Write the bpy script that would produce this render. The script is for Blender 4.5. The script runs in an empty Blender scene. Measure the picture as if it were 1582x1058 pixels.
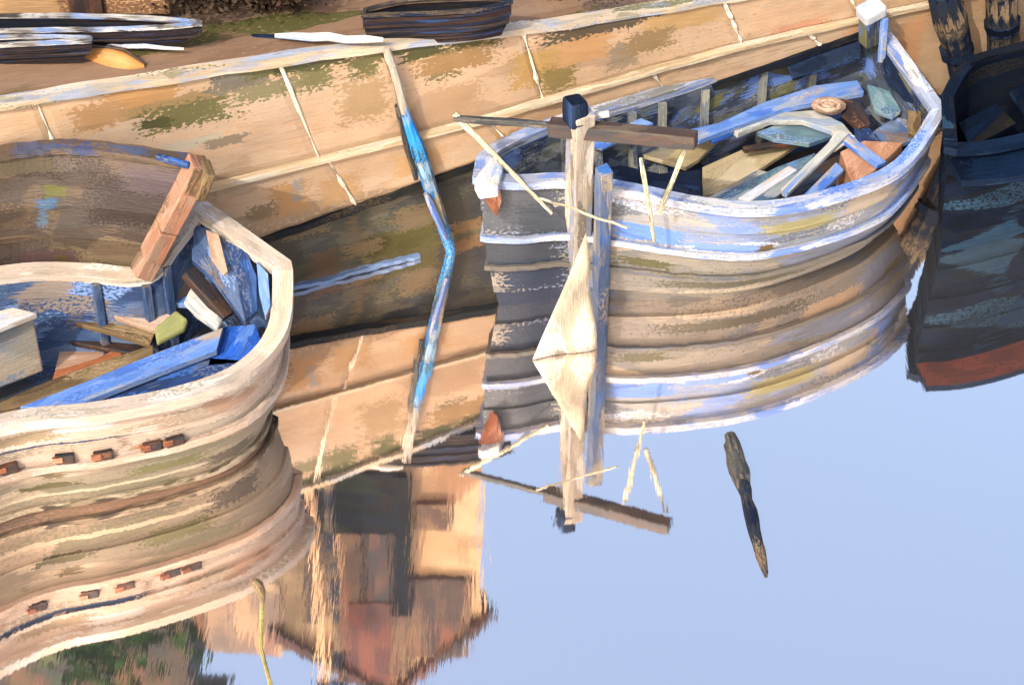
import bpy, math, random
import numpy as np
from mathutils import Vector, noise as mnoise
random.seed(7)
SC = bpy.context.scene
COL = SC.collection
# ------------------------------------------------------------------ camera
PW, PH, F = 1582.0, 1058.0, 3000.0
TH = math.radians(38.0)
H = 10.9
CAM = Vector((0, 0, H))
FW = Vector((0, math.cos(TH), -math.sin(TH)))
UP = Vector((0, math.sin(TH), math.cos(TH)))
RT = Vector((1, 0, 0))
cd = bpy.data.cameras.new('camera'); cam = bpy.data.objects.new('camera', cd); COL.objects.link(cam)
cam.location = CAM; cam.rotation_euler = (math.pi/2 - TH, 0, 0)
cd.sensor_width = 36; cd.lens = 36*F/PW; cd.clip_end = 3000
SC.camera = cam

def ray(px, py): return FW*F + RT*(px-PW/2) + UP*(PH/2-py)
def at(px, py, z=0.0):
    d = ray(px, py); return CAM + d*((z-H)/d.z)
def zfor(P, py):
    """height over plan point P whose picture row is py"""
    lo, hi = -6.0, 9.5
    for _ in range(50):
        m = (lo+hi)/2; q = Vector((P.x, P.y, m))-CAM
        y = PH/2 - F*q.dot(UP)/q.dot(FW)
        if y > py: lo = m
        else: hi = m
    return (lo+hi)/2
def stand(bx, by, py):
    P = at(bx, by, 0); return Vector((P.x, P.y, zfor(P, py)))
# quay wall plane
WA, WB = at(0, 552), at(1330, 204)
Q = (WB-WA).normalized()
NH = Vector((Q.y, -Q.x, 0))                      # towards the water
BAT = math.radians(-3)
WU = (-NH*math.sin(BAT) + Vector((0, 0, math.cos(BAT))))
WN = Q.cross(WU).normalized()
if WN.dot(NH) < 0: WN = -WN
def st(px, py):
    d = ray(px, py); t = (WA-CAM).dot(WN)/d.dot(WN); r = CAM+d*t-WA
    return (r.dot(Q), r.dot(WU))
def wl(s, t, o=0.0): return WA + Q*s + WU*t + WN*o
def onw(px, py, o=0.0):
    s, t = st(px, py); return wl(s, t, o)

# ------------------------------------------------------------------ colours and materials
K = 0.80
G = 0.41
def lin(c):
    c = c/255.0
    return c/12.92 if c <= 0.04045 else ((c+0.055)/1.055)**2.4
def rgb(h, k=K):
    h = h.lstrip('#'); k = k*G; return (lin(int(h[0:2], 16))*k, lin(int(h[2:4], 16))*k, lin(int(h[4:6], 16))*k, 1)

def mark_group():
    g = bpy.data.node_groups.new('brush_mark', 'ShaderNodeTree')
    def inp(n, t, d=None):
        s = g.interface.new_socket(n, in_out='INPUT', socket_type=t)
        if d is not None: s.default_value = d
    inp('UV', 'NodeSocketVector'); inp('Dry', 'NodeSocketFloat'); inp('Center', 'NodeSocketVector')
    inp('Angle', 'NodeSocketFloat'); inp('Inv', 'NodeSocketVector'); inp('Rag', 'NodeSocketFloat')
    inp('Color', 'NodeSocketColor'); inp('Base', 'NodeSocketColor')
    g.interface.new_socket('Out', in_out='OUTPUT', socket_type='NodeSocketColor')
    N, L = g.nodes, g.links
    i = N.new('NodeGroupInput'); o = N.new('NodeGroupOutput')
    sub = N.new('ShaderNodeVectorMath'); sub.operation = 'SUBTRACT'
    L.new(i.outputs['UV'], sub.inputs[0]); L.new(i.outputs['Center'], sub.inputs[1])
    rot = N.new('ShaderNodeVectorRotate'); rot.rotation_type = 'Z_AXIS'
    L.new(sub.outputs[0], rot.inputs['Vector']); L.new(i.outputs['Angle'], rot.inputs['Angle'])
    ab = N.new('ShaderNodeVectorMath'); ab.operation = 'ABSOLUTE'; L.new(rot.outputs[0], ab.inputs[0])
    mu = N.new('ShaderNodeVectorMath'); mu.operation = 'MULTIPLY'; L.new(ab.outputs[0], mu.inputs[0]); L.new(i.outputs['Inv'], mu.inputs[1])
    se = N.new('ShaderNodeSeparateXYZ'); L.new(mu.outputs[0], se.inputs[0])
    mx = N.new('ShaderNodeMath'); mx.operation = 'MAXIMUM'; L.new(se.outputs[0], mx.inputs[0]); L.new(se.outputs[1], mx.inputs[1])
    d = N.new('ShaderNodeMath'); d.operation = 'SUBTRACT'; L.new(i.outputs['Dry'], d.inputs[0]); d.inputs[1].default_value = 0.5
    dm = N.new('ShaderNodeMath'); dm.operation = 'MULTIPLY_ADD'; L.new(d.outputs[0], dm.inputs[0]); L.new(i.outputs['Rag'], dm.inputs[1]); L.new(mx.outputs[0], dm.inputs[2])
    mr = N.new('ShaderNodeMapRange'); mr.inputs['From Min'].default_value = 1.03; mr.inputs['From Max'].default_value = 0.97
    L.new(dm.outputs[0], mr.inputs['Value'])
    mix = N.new('ShaderNodeMix'); mix.data_type = 'RGBA'
    L.new(mr.outputs[0], mix.inputs['Factor']); L.new(i.outputs['Base'], mix.inputs['A']); L.new(i.outputs['Color'], mix.inputs['B'])
    L.new(mix.outputs['Result'], o.inputs[0])
    return g
MG = mark_group()

def oil(name, pal, su=1.6, sv=7.0, acc=None, pacc=0.3, rag=0.12, rough=0.62, bump=0.5, marks=(), k=K, dryscale=34, spec=0.3, jit=0.22, seed=0.0, k2=None):
    """weathered paint laid on in strokes: u runs along the stroke (metres), v across it"""
    m = bpy.data.materials.new(name); m.use_nodes = True
    N, L = m.node_tree.nodes, m.node_tree.links
    N.clear()
    out = N.new('ShaderNodeOutputMaterial'); bs = N.new('ShaderNodeBsdfPrincipled'); L.new(bs.outputs[0], out.inputs[0])
    bs.inputs['Roughness'].default_value = rough; bs.inputs['Specular IOR Level'].default_value = spec
    uv = N.new('ShaderNodeUVMap'); uv.uv_map = 'UVMap'
    def mapping(src, sc, loc=(0, 0, 0)):
        n = N.new('ShaderNodeMapping'); n.inputs['Scale'].default_value = (*sc, 1); n.inputs['Location'].default_value = loc; L.new(src, n.inputs[0]); return n.outputs[0]
    def noise(src, scale=1.0, detail=2.0, rough_=0.5):
        n = N.new('ShaderNodeTexNoise'); n.noise_dimensions = '2D'; n.inputs['Scale'].default_value = scale; n.inputs['Detail'].default_value = detail
        n.inputs['Roughness'].default_value = rough_; L.new(src, n.inputs['Vector']); return n
    def math_(op, a, b=None, c=None):
        n = N.new('ShaderNodeMath'); n.operation = op
        for j, x in enumerate((a, b, c)):
            if x is None: continue
            if isinstance(x, (int, float)): n.inputs[j].default_value = x
            else: L.new(x, n.inputs[j])
        return n.outputs[0]
    bris = noise(mapping(uv.outputs[0], (2.2, 62.0), (seed, seed*1.7, 0)), 1.0, 3.0)
    wob = noise(mapping(uv.outputs[0], (5, 5), (seed*2.3, seed, 0)), 1.0, 3.0)
    bb = math_('MULTIPLY', math_('SUBTRACT', bris.outputs['Fac'], 0.5), rag*2.2)
    ww = math_('MULTIPLY', math_('SUBTRACT', wob.outputs['Fac'], 0.5), 0.10)
    cmb = N.new('ShaderNodeCombineXYZ'); L.new(math_('ADD', bb, ww), cmb.inputs[0]); L.new(math_('MULTIPLY', ww, 0.5), cmb.inputs[1])
    du = N.new('ShaderNodeVectorMath'); du.operation = 'ADD'; L.new(uv.outputs[0], du.inputs[0]); L.new(cmb.outputs[0], du.inputs[1])
    def cells(sc, loc):
        v = N.new('ShaderNodeTexVoronoi'); v.voronoi_dimensions = '2D'; v.inputs['Scale'].default_value = 1.0; v.inputs['Randomness'].default_value = 0.92
        L.new(mapping(du.outputs[0], sc, loc), v.inputs['Vector'])
        s = N.new('ShaderNodeSeparateColor'); L.new(v.outputs['Color'], s.inputs[0]); return s
    def ramp(src, cols, kk):
        r = N.new('ShaderNodeValToRGB'); e = r.color_ramp; e.interpolation = 'CONSTANT'
        n = len(cols)
        e.elements[0].color = rgb(cols[0], kk); e.elements[0].position = 0
        e.elements[1].color = rgb(cols[min(1, n-1)], kk); e.elements[1].position = 1.0/n if n > 1 else 1
        for j in range(2, n):
            x = e.elements.new(j/n); x.color = rgb(cols[j], kk)
        L.new(src, r.inputs[0]); return r.outputs[0]
    def mixc(f, a, b):
        n = N.new('ShaderNodeMix'); n.data_type = 'RGBA'; L.new(f, n.inputs['Factor']); L.new(a, n.inputs['A']); L.new(b, n.inputs['B']); return n.outputs['Result']
    c1 = cells((su, sv), (seed, seed*3.1, 0))
    c3 = cells((su*2.3, sv*2.1), (seed+9.3, seed*2.1, 0))
    c4 = cells((su*4.2, sv*1.3), (seed+2.7, seed*1.1+5, 0))
    dry = noise(mapping(uv.outputs[0], (dryscale*0.8, dryscale*1.3)), 1.0, 2.0, 0.6)
    # broad tone, then finer knife strokes broken over it
    tone = ramp(c1.outputs[0], pal, k)
    fine = ramp(c3.outputs[0], pal, k)
    fm = math_('GREATER_THAN', math_('ADD', c3.outputs[1], math_('MULTIPLY', math_('SUBTRACT', dry.outputs['Fac'], 0.5), 1.4)), 0.52)
    col = mixc(math_('MULTIPLY', fm, 0.75), tone, fine)
    if acc:
        c2 = cells((su*1.3, sv*1.2), (seed+4.1, seed+2.2, 0))
        am = math_('GREATER_THAN', math_('ADD', c2.outputs[1], math_('MULTIPLY', math_('SUBTRACT', dry.outputs['Fac'], 0.5), 0.9)), 1.0-pacc)
        col = mixc(am, col, ramp(c2.outputs[0], acc, k2 or k))
    f4 = math_('GREATER_THAN', math_('ADD', c4.outputs[1], math_('MULTIPLY', math_('SUBTRACT', bris.outputs['Fac'], 0.5), 1.6)), 0.86)
    col = mixc(math_('MULTIPLY', f4, 0.6), col, ramp(c4.outputs[0], (list(pal)+list(acc or pal))[-6:], k))
    for (cx, cy, hx, hy, ang, colr, rg) in marks:
        g = N.new('ShaderNodeGroup'); g.node_tree = MG
        L.new(du.outputs[0], g.inputs['UV']); L.new(dry.outputs['Fac'], g.inputs['Dry'])
        g.inputs['Center'].default_value = (cx, cy, 0); g.inputs['Angle'].default_value = -ang
        g.inputs['Inv'].default_value = (1/hx, 1/hy, 0); g.inputs['Rag'].default_value = rg
        g.inputs['Color'].default_value = rgb(colr, k); L.new(col, g.inputs['Base']); col = g.outputs[0]
    # bristle lightness
    bl = noise(mapping(uv.outputs[0], (4.0, 95.0), (seed*.7, 3, 0)), 1.0, 2.0)
    val = math_('ADD', math_('MULTIPLY', math_('SUBTRACT', bl.outputs['Fac'], 0.5), jit*2.4), math_('ADD', math_('MULTIPLY', c3.outputs[2], jit), 1.0-jit*0.5))
    hs = N.new('ShaderNodeHueSaturation'); L.new(val, hs.inputs['Value']); L.new(col, hs.inputs['Color'])
    L.new(hs.outputs[0], bs.inputs['Base Color'])
    hgt = math_('ADD', math_('ADD', math_('MULTIPLY', bl.outputs['Fac'], 0.6), math_('MULTIPLY', c3.outputs[0], 0.9)), math_('MULTIPLY', dry.outputs['Fac'], 0.5))
    bp = N.new('ShaderNodeBump'); bp.inputs['Strength'].default_value = bump; bp.inputs['Distance'].default_value = 0.012
    L.new(hgt, bp.inputs['Height']); L.new(bp.outputs[0], bs.inputs['Normal'])
    return m

# ------------------------------------------------------------------ mesh helpers
def thing(name, label, cat, loc, group=None):
    o = bpy.data.objects.new(name, None); COL.objects.link(o); o.location = loc; o.empty_display_size = 0.3
    o['label'] = label; o['category'] = cat
    if group: o['group'] = group
    return o
def tag(o, label, cat, group=None):
    o['label'] = label; o['category'] = cat
    if group: o['group'] = group
    return o
def rootloc(p):
    v = Vector((0, 0, 0))
    while p is not None:
        v += p.location; p = p.parent
    return v
def mk(name, V, Fc, mats, parent=None, uvs=None, smooth=False, mi=None, bevel=0.0, uvdir=None, kind=None):
    V = [Vector(v) for v in V]
    if parent is not None: org = rootloc(parent)
    else:
        xs = [v.x for v in V]; ys = [v.y for v in V]; zs = [v.z for v in V]
        org = Vector(((min(xs)+max(xs))/2, (min(ys)+max(ys))/2, min(zs)))
    me = bpy.data.meshes.new(name)
    me.from_pydata([v-org for v in V], [], Fc); me.update()
    if not isinstance(mats, (list, tuple)): mats = [mats]
    for m in mats: me.materials.append(m)
    if mi: me.polygons.foreach_set('material_index', mi)
    uvl = me.uv_layers.new(name='UVMap')
    if uvs is not None:
        for p in me.polygons:
            for li in p.loop_indices: uvl.data[li].uv = uvs[me.loops[li].vertex_index]
    else:
        A = np.array([list(v) for v in V]); A = A-A.mean(0)
        if uvdir is not None: ds = [Vector(uvdir).normalized(), Vector((0, 0, 1)).cross(Vector(uvdir)).normalized()]
        else:
            _, _, vt = np.linalg.svd(A, full_matrices=False); ds = [Vector(vt[0]), Vector(vt[1])]
        ou, ov = random.uniform(0, 50), random.uniform(0, 50)
        for p in me.polygons:
            n = p.normal; d = ds[0]
            if abs(n.dot(d)) > 0.8: d = ds[1]
            d = (d-n*n.dot(d))
            if d.length < 1e-4: d = n.orthogonal()
            d.normalize(); e = n.cross(d)
            for li in p.loop_indices:
                q = me.vertices[me.loops[li].vertex_index].co
                uvl.data[li].uv = (q.dot(d)+ou, q.dot(e)+ov)
    if smooth: me.polygons.foreach_set('use_smooth', [True]*len(me.polygons))
    o = bpy.data.objects.new(name, me); COL.objects.link(o)
    if parent is not None: o.parent = parent
    else: o.location = org
    if bevel:
        b = o.modifiers.new('bevel', 'BEVEL'); b.width = bevel; b.segments = 2; b.limit_method = 'ANGLE'
    if kind: o['kind'] = kind
    return o
def prism(pts, th, down=Vector((0, 0, -1))):
    n = len(pts); V = [Vector(p) for p in pts]+[Vector(p)+down*th for p in pts]
    nn = Vector((0, 0, 0))
    for i in range(n): nn += (V[i]-V[0]).cross(V[(i+1) % n]-V[0])
    if nn.dot(down) > 0: V = V[:n][::-1]+V[n:][::-1]
    Fc = [list(range(n)), list(range(2*n-1, n-1, -1))]
    for i in range(n): j = (i+1) % n; Fc.append([j, i, n+i, n+j])
    return V, Fc
def board(name, pts, th, mat, parent, bevel=0.008, **k):
    """a board of thickness th; pts are (px, py, z)"""
    V, Fc = prism([at(*p) for p in pts], th); return mk(name, V, Fc, mat, parent, bevel=bevel, **k)
def bar(pts, rad, n=8, jit=0.0):
    pts = [Vector(p) for p in pts]; V = []; Fc = []
    m = len(pts)
    if isinstance(rad, (int, float)): rad = [rad]*m
    for i, p in enumerate(pts):
        t = (pts[min(i+1, m-1)]-pts[max(i-1, 0)]).normalized()
        a = t.cross(Vector((0.13, 0.31, 0.94)))
        if a.length < 0.15: a = t.cross(Vector((0.9, -0.3, 0.1)))
        a.normalize(); b = t.cross(a)
        for k in range(n):
            an = 2*math.pi*k/n; r = rad[i]*(1+random.uniform(-jit, jit))
            V.append(p+a*math.cos(an)*r+b*math.sin(an)*r)
    for i in range(m-1):
        for k in range(n):
            k2 = (k+1) % n; Fc.append([i*n+k, i*n+k2, (i+1)*n+k2, (i+1)*n+k])
    Fc.append(list(range(n))[::-1]); Fc.append([(m-1)*n+k for k in range(n)])
    return V, Fc
def line(p, q, n=6, wob=0.0):
    p, q = Vector(p), Vector(q); out = []
    for i in range(n+1):
        f = i/n; v = p.lerp(q, f)
        if wob and 0 < i < n: v = v+Vector((random.uniform(-wob, wob), random.uniform(-wob, wob), random.uniform(-wob, wob)))
        out.append(v)
    return out
def beam(p, q, w, h, up=Vector((0, 0, 1)), n=5, jit=0.0):
    p, q = Vector(p), Vector(q); t = (q-p).normalized(); s = t.cross(up).normalized(); u = s.cross(t)
    V = []; Fc = []
    for i in range(n+1):
        c = p.lerp(q, i/n)
        for a, b in ((-1, -1), (1, -1), (1, 1), (-1, 1)):
            V.append(c+s*(a*w/2*(1+random.uniform(-jit, jit)))+u*(b*h/2*(1+random.uniform(-jit, jit))))
    for i in range(n):
        for k in range(4):
            k2 = (k+1) % 4; Fc.append([i*4+k, (i+1)*4+k, (i+1)*4+k2, i*4+k2])
    Fc.append([0, 1, 2, 3]); Fc.append([n*4+3, n*4+2, n*4+1, n*4])
    return V, Fc
def join(parts):
    V = []; Fc = []
    for v, f in parts:
        b = len(V); V += list(v); Fc += [[i+b for i in x] for x in f]
    return V, Fc
def catmull(P, per):
    P = [Vector(p) for p in P]; out = []
    for i in range(len(P)-1):
        a, b, c, d = P[max(i-1, 0)], P[i], P[i+1], P[min(i+2, len(P)-1)]
        for k in range(per):
            t = k/per
            out.append(0.5*((2*b)+(c-a)*t+(2*a-5*b+4*c-d)*t*t+(3*b-a-3*c+d)*t**3))
    out.append(P[-1]); return out
def sweep(path, closed, w, h, lift=0.0, outs=0.0, jit=0.0):
    """rail of box section along a path, its width horizontal"""
    n = len(path); V = []; U = []; Fc = []; s = 0
    for i, p in enumerate(path):
        a = path[(i-1) % n] if closed or i > 0 else p; b = path[(i+1) % n] if closed or i < n-1 else p
        t = (b-a); t.z = 0; t.normalize(); o = Vector((t.y, -t.x, 0))
        if i: s += (p-path[i-1]).length
        ww = w*(1+random.uniform(-jit, jit)); zz = Vector((0, 0, lift+random.uniform(-jit, jit)*h))
        for (x, y) in ((-1, 1), (1, 1), (1, -1), (-1, -1)):
            V.append(p+o*(outs+x*ww/2)+zz+Vector((0, 0, y*h/2)))
    m = n if closed else n-1
    for i in range(m):
        j = (i+1) % n
        for k in range(4):
            k2 = (k+1) % 4; Fc.append([i*4+k, j*4+k, j*4+k2, i*4+k2])
    if not closed: Fc.append([3, 2, 1, 0]); Fc.append([(n-1)*4+k for k in range(4)])
    return V, Fc
def rail_uv(path, V):
    s = [0]
    for i in range(1, len(path)): s.append(s[-1]+(path[i]-path[i-1]).length)
    return [(s[i//4], (0, .12, .2, .32)[i % 4]) for i in range(len(V))]

# ------------------------------------------------------------------ boats
class Boat:
    def __init__(s, name, label, cat, stn, zb=-0.35, floor=0.38, per=7, group=None, base=0.0):
        s.near = catmull([at(a[0], a[1], a[4]) for a in stn], per)
        s.far = catmull([at(a[2], a[3], a[5]) for a in stn], per)
        s.M = len(s.near); s.mid = [(a+b)/2 for a, b in zip(s.near, s.far)]
        s.C = sum(s.mid, Vector())/s.M; s.zb = zb; s.floor = floor
        s.root = thing(name, label, cat, (s.C.x, s.C.y, base), group)
    def pt(s, side, i, v, off=0.0):
        P = (s.near if side == 0 else s.far)[i]; m = s.mid[i]
        d = P-m; d.z = 0; L = max(d.length, 1e-3)
        w = 1-0.10*v-0.42*v**3
        pos = m+(P-m)*max(w+off/L, 0.02)
        pull = 1-0.05*v-0.10*v**3+off*0.35
        x = s.C.x+(pos.x-s.C.x)*pull; y = s.C.y+(pos.y-s.C.y)*pull
        return Vector((x, y, P.z*(1-v)+s.zb*v))
    def ring(s, v, off=0.0):
        a = [s.pt(0, i, v, off) for i in range(s.M)]; b = [s.pt(1, i, v, off) for i in range(s.M)]
        e1 = [a[-1].lerp(b[-1], t) for t in (.2, .4, .6, .8)]; e0 = [b[0].lerp(a[0], t) for t in (.33, .66)]
        return a+e1+b[::-1]+e0
    def hull(s, mats, strakes=(0, .16, .33, .52, .7, .85, 1.0), lap=0.02, smi=None):
        V = []; U = []; Fc = []; mi = []
        n = None
        for k in range(len(strakes)-1):
            for v, off in ((strakes[k], 0.0), (strakes[k+1], lap)):
                r = s.ring(v, off)
                n = len(r); L = 0
                for i, p in enumerate(r):
                    if i: L += (p-r[i-1]).length
                    V.append(p); U.append((L, -v*1.6))
        rows = 2*(len(strakes)-1)
        for r in range(rows-1):
            for i in range(n):
                j = (i+1) % n; Fc.append([r*n+j, r*n+i, (r+1)*n+i, (r+1)*n+j]); mi.append(smi[r//2] if smi else 0)
        return mk('hull', V, Fc, mats, s.root, uvs=U, mi=mi)
    def inner(s, mat, fmat, t=0.07):
        V = []; U = []; Fc = []; vf = None
        zmean = s.mid[s.M//2].z; vf = (zmean-s.floor)/(zmean-s.zb)
        vs = [0.0, vf*.25, vf*.5, vf*.75, vf]
        for v in vs:
            r = s.ring(v, -t); n = len(r); L = 0
            for i, p in enumerate(r):
                if i: L += (p-r[i-1]).length
                V.append(p); U.append((L, v*1.6))
        for r in range(len(vs)-1):
            for i in range(n):
                j = (i+1) % n; Fc.append([r*n+i, r*n+j, (r+1)*n+j, (r+1)*n+i])
        mk('inner_planking', V, Fc, mat, s.root, uvs=U)
        # floor
        V = []; Fc = []
        for i in range(s.M):
            V += [s.pt(0, i, vf, -t+.004), s.pt(1, i, vf, -t+.004)]
        for i in range(s.M-1): Fc.append([2*i, 2*i+2, 2*i+3, 2*i+1])
        mk('floor_boards', V, Fc, fmat, s.root, uvdir=Q)
        s.vf = vf
    def gunwale(s, mat, w=0.13, h=0.075, name='gunwale', v=0.0, off=0.0, lift=0.03, i0=None, jit=0.015):
        r = s.ring(v, off); V, Fc = sweep(r, True, w, h, lift, 0.0, jit)
        return mk(name, V, Fc, mat, s.root, uvs=rail_uv(r, V))
    def ribs(s, mat, idx, side=1, w=0.06):
        for i in idx:
            path = [s.pt(side, i, s.vf*f, -0.09) for f in (0.0, .3, .6, .95)]
            parts = [beam(path[k], path[k+1], w, 0.06, up=(s.near[i]-s.far[i]).normalized(), n=1) for k in range(3)]
            V, Fc = join(parts); mk('rib', V, Fc, mat, s.root)

# palettes
M = {}
M['slab'] = oil('sandstone', ['ecc492', 'f0cb9c', 'e9bf8e', 'eecb9e', 'e6bd92', 'f3d0a4'], 0.8, 3.2, ['d9b48c', 'e8c9a4', 'dba878', 'c8a67c'], .22, k=.74, jit=.10, dryscale=26)
def interp(tab, x):
    for (a, b), (c, d) in zip(tab, tab[1:]):
        if x <= c: return b+(d-b)*(x-a)/(c-a)
    (a, b), (c, d) = tab[-2:]; return b+(d-b)*(x-a)/(c-a)
TT = [(-400, 228), (0, 163), (420, 97), (590, 72), (840, 43), (1110, 0), (1450, -50), (1900, -120)]
LT = [(-400, 480), (0, 362), (330, 280), (740, 178), (1110, 72), (1340, 20), (1500, -15), (1900, -105)]
DT = [(-400, 610), (0, 490), (390, 365), (620, 285), (860, 197), (1110, 120), (1330, 42), (1350, 60), (1400, 130), (1470, 150), (1600, 110), (1900, 10)]
def wmark(px, py, hx, hy, col, rag=.9, ang=0.0):
    s, t = st(px, py); return (s, t, hx/165, hy/135, ang, col, rag)

olive, moss = '6b6433', '5c5a2c'
WMARKS = [wmark(*a) for a in [
    (250, 158, 100, 9, 'b89866', 1.4), (290, 172, 60, 16, '7f7844', 2.6), (240, 186, 22, 7, moss, 1.2), (370, 118, 45, 16, '8a8272', 1.6),
    (215, 145, 55, 12, 'd8a468', 1.2), (440, 100, 60, 7, '76723c', 1.2), (600, 76, 50, 9, '6f6d38', 1.6), (560, 100, 24, 22, '7c7644', 2.4), (480, 112, 30, 20, '8a8250', 2.6), (680, 92, 26, 24, '8a7c4c', 2.6), (450, 95, 28, 13, moss, 1.4), (500, 88, 30, 10, moss, 1.6), (650, 72, 36, 14, moss, 1.2), (735, 55, 40, 16, '655f2c', 1.2), (700, 90, 60, 14, 'b9925f', 2.0),
    (830, 100, 45, 26, 'd9ad6c', 1.8), (860, 118, 28, 18, 'a88f55', 2.0), (900, 68, 45, 24, 'e8b27a', .9), (960, 82, 26, 20, 'b9a183', 1.6), (940, 30, 110, 14, '6d5e47', 1.6), (1050, 28, 70, 14, 'e2b87e', 1.0),
    (290, 218, 45, 7, 'd9cbb0', 1.0, .03), (345, 214, 30, 6, 'a8957a', 1.6), (440, 300, 30, 24, 'dda86c', 1.6), (400, 320, 22, 10, 'a88c64', 1.8), (520, 285, 32, 20, 'e0b27c', 1.6), (455, 285, 6, 16, 'b8b0a8', 1.0),
    (150, 175, 36, 16, 'cda070', 1.8), (410, 135, 50, 12, '9a8f66', 2.4), (560, 150, 36, 30, 'c9a67a', 2.2), (700, 150, 40, 22, 'd8b088', 2.0), (1000, 60, 40, 16, 'b8986a', 2.0), (640, 245, 40, 16, 'e9bb84', 1.2), (800, 205, 40, 14, 'd9ac78', 1.4), (990, 150, 40, 10, 'eac79b', 1.0), (1230, 40, 50, 10, 'e9ab86', 1.6), (1330, 30, 40, 14, 'f1bf95', 1.2), (1210, 20, 60, 16, 'f4c9a0', 1.0), (1400, 60, 22, 40, 'f2b684', 1.2), (1560, 60, 20, 20, 'd7a888', 1.6)]]
M['slab'] = oil('sandstone', ['ecc49a', 'efc9a2', 'e9c096', 'edc8a2', 'eac49c', 'f1cfaa'], 0.7, 2.6, ['d8b490', 'e8c9aa', 'deb088', 'c8a884'], .2, k=.72, jit=.06, dryscale=26, marks=WMARKS, bump=.4)
LM = [wmark(*a) for a in [
    (620, 375, 65, 22, '6a6126', .8), (520, 340, 50, 20, '5b5a44', 1.2), (440, 400, 30, 36, '5a5040', 1.0), (700, 400, 70, 14, '8d7a55', 1.2), (545, 350, 5, 38, '8c6f4a', .8, .35), (480, 420, 60, 18, '6e6a4c', 1.4), (720, 330, 50, 30, '5a554c', 1.2), (590, 290, 50, 12, '4a4a44', 1.2), (700, 375, 46, 4, 'c98f58', 1.2), (820, 240, 60, 20, '44474c', 1.0), (680, 300, 40, 14, '50514a', 1.0)]]
LM += [wmark(*a) for a in [(470, 350, 34, 16, '9a8058', 1.8), (640, 335, 30, 18, '907a58', 2.0), (560, 385, 30, 10, 'a58a60', 1.8), (720, 350, 30, 10, 'a8865c', 1.6), (500, 405, 24, 18, '8a6a4c', 1.6), (610, 300, 34, 8, '3c4048', 1.2), (760, 300, 30, 30, '4c5058', 1.6)]]
M['wetwall'] = oil('mossy_masonry', ['76705e', '6a6858', '857a62', '5c5e58', '8a8066', '6e6a5c'], 1.3, 4.2, ['7a714f', '3d4347', '8a7d5e', '565a2e'], .3, k=.72, marks=LM, rough=.55, jit=.2)
M['mortar'] = oil('pale_mortar', ['fff2dc', 'f6e6cc', 'efdcc0'], 2, 8, k=1.1)
M['coping'] = oil('pale_coping', ['efdfc6', 'e9d6bb', 'b9c3d6', 'e4cba6', 'd6c6a8'], 1.2, 9, ['9db6e0', '8f8a60'], .2, k=.8)
M['ledge'] = oil('ledge_stone', ['f0dfc0', 'ecd2a8', 'e3c49a', 'f3e4ca'], 1.2, 9, ['cdb28c'], .2, k=.8)
M['slab_shade'] = oil('shade_strip_paint', ['2a3038', '22283a', '34342e', '1c2430'], 1.2, 8, ['4a4438', '6a5a44'], .25, k=.7, spec=.08)  # dark colour standing in for shadow below the slab edge
M['edge_glint'] = oil('glint_paint', ['8fb4ec', '84a8e0', '9cb8e6', '7e96b8'], 1.4, 9, None, k=.8, rough=.35)  # pale blue colour for the painted glint at the waterline
M['ground'] = oil('quay_earth', ['c49c7c', 'caa484', 'bc9476', 'c69e7e', 'b89070'], .6, 2.6, ['8d8458', 'd6b898', 'a48a74', '737038'], .22, k=.5, dryscale=20)

# ------------------------------------------------------------------ quay wall
wall = thing('quay_wall', 'long sloping sandstone quay wall of pale slabs over a dark mossy foot', 'wall', tuple(onw(600, 405)))
def slab_part(j0, j1, ta, tb, off, name='stone_slab', mat='slab', g=0.011):
    nx, ny = 26, 12; V = []; U = []; Fc = []
    (a0, b0), (a1, b1) = j0, j1
    for iy in range(ny+1):
        f = iy/ny
        for ix in range(nx+1):
            e = ix/nx; pa = a0+(a1-a0)*e; pb = b0+(b1-b0)*e
            A = st(pa, interp(ta, pa)); B = st(pb, interp(tb, pb))
            s, t = A[0]+(B[0]-A[0])*f, A[1]+(B[1]-A[1])*f
            s += g if ix == 0 else (-g if ix == nx else 0); t += -g if iy == 0 else (g if iy == ny else 0)
            edge = ix in (0, nx) or iy in (0, ny)
            nz = mnoise.noise(Vector((s*1.7, t*2.5, off*9)))*.014+mnoise.noise(Vector((s*6, t*9, 3)))*.006
            if edge: nz -= .012
            V.append(wl(s, t, off+nz)); U.append((s, t))
    w = nx+1
    for iy in range(ny):
        for ix in range(nx): Fc.append([iy*w+ix, (iy+1)*w+ix, (iy+1)*w+ix+1, iy*w+ix+1])
    rim = [ix for ix in range(w)]+[iy*w+nx for iy in range(1, ny+1)]+[ny*w+ix for ix in range(nx-1, -1, -1)]+[iy*w for iy in range(ny-1, 0, -1)]
    b = len(V)
    for r in rim: V.append(V[r]-WN*(off+.02)); U.append(U[r])
    for i in range(len(rim)):
        j = (i+1) % len(rim); Fc.append([rim[i], rim[j], b+j, b+i])
    return mk(name, V, Fc, M[mat], wall, uvs=U)
up = [(-260, -200), (55, 128), (430, 490), (590, 640), (805, 836), (1115, 1143), (1300, 1325), (1540, 1570), (1860, 1880)]
for a, b in zip(up, up[1:]): slab_part(a, b, TT, LT, .05)
lo = [(-260, -200), (170, 215), (500, 546), (745, 790), (1000, 1030), (1240, 1262), (1480, 1500), (1860, 1880)]
for a, b in zip(lo, lo[1:]): slab_part(a, b, LT, DT, .085)
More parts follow.
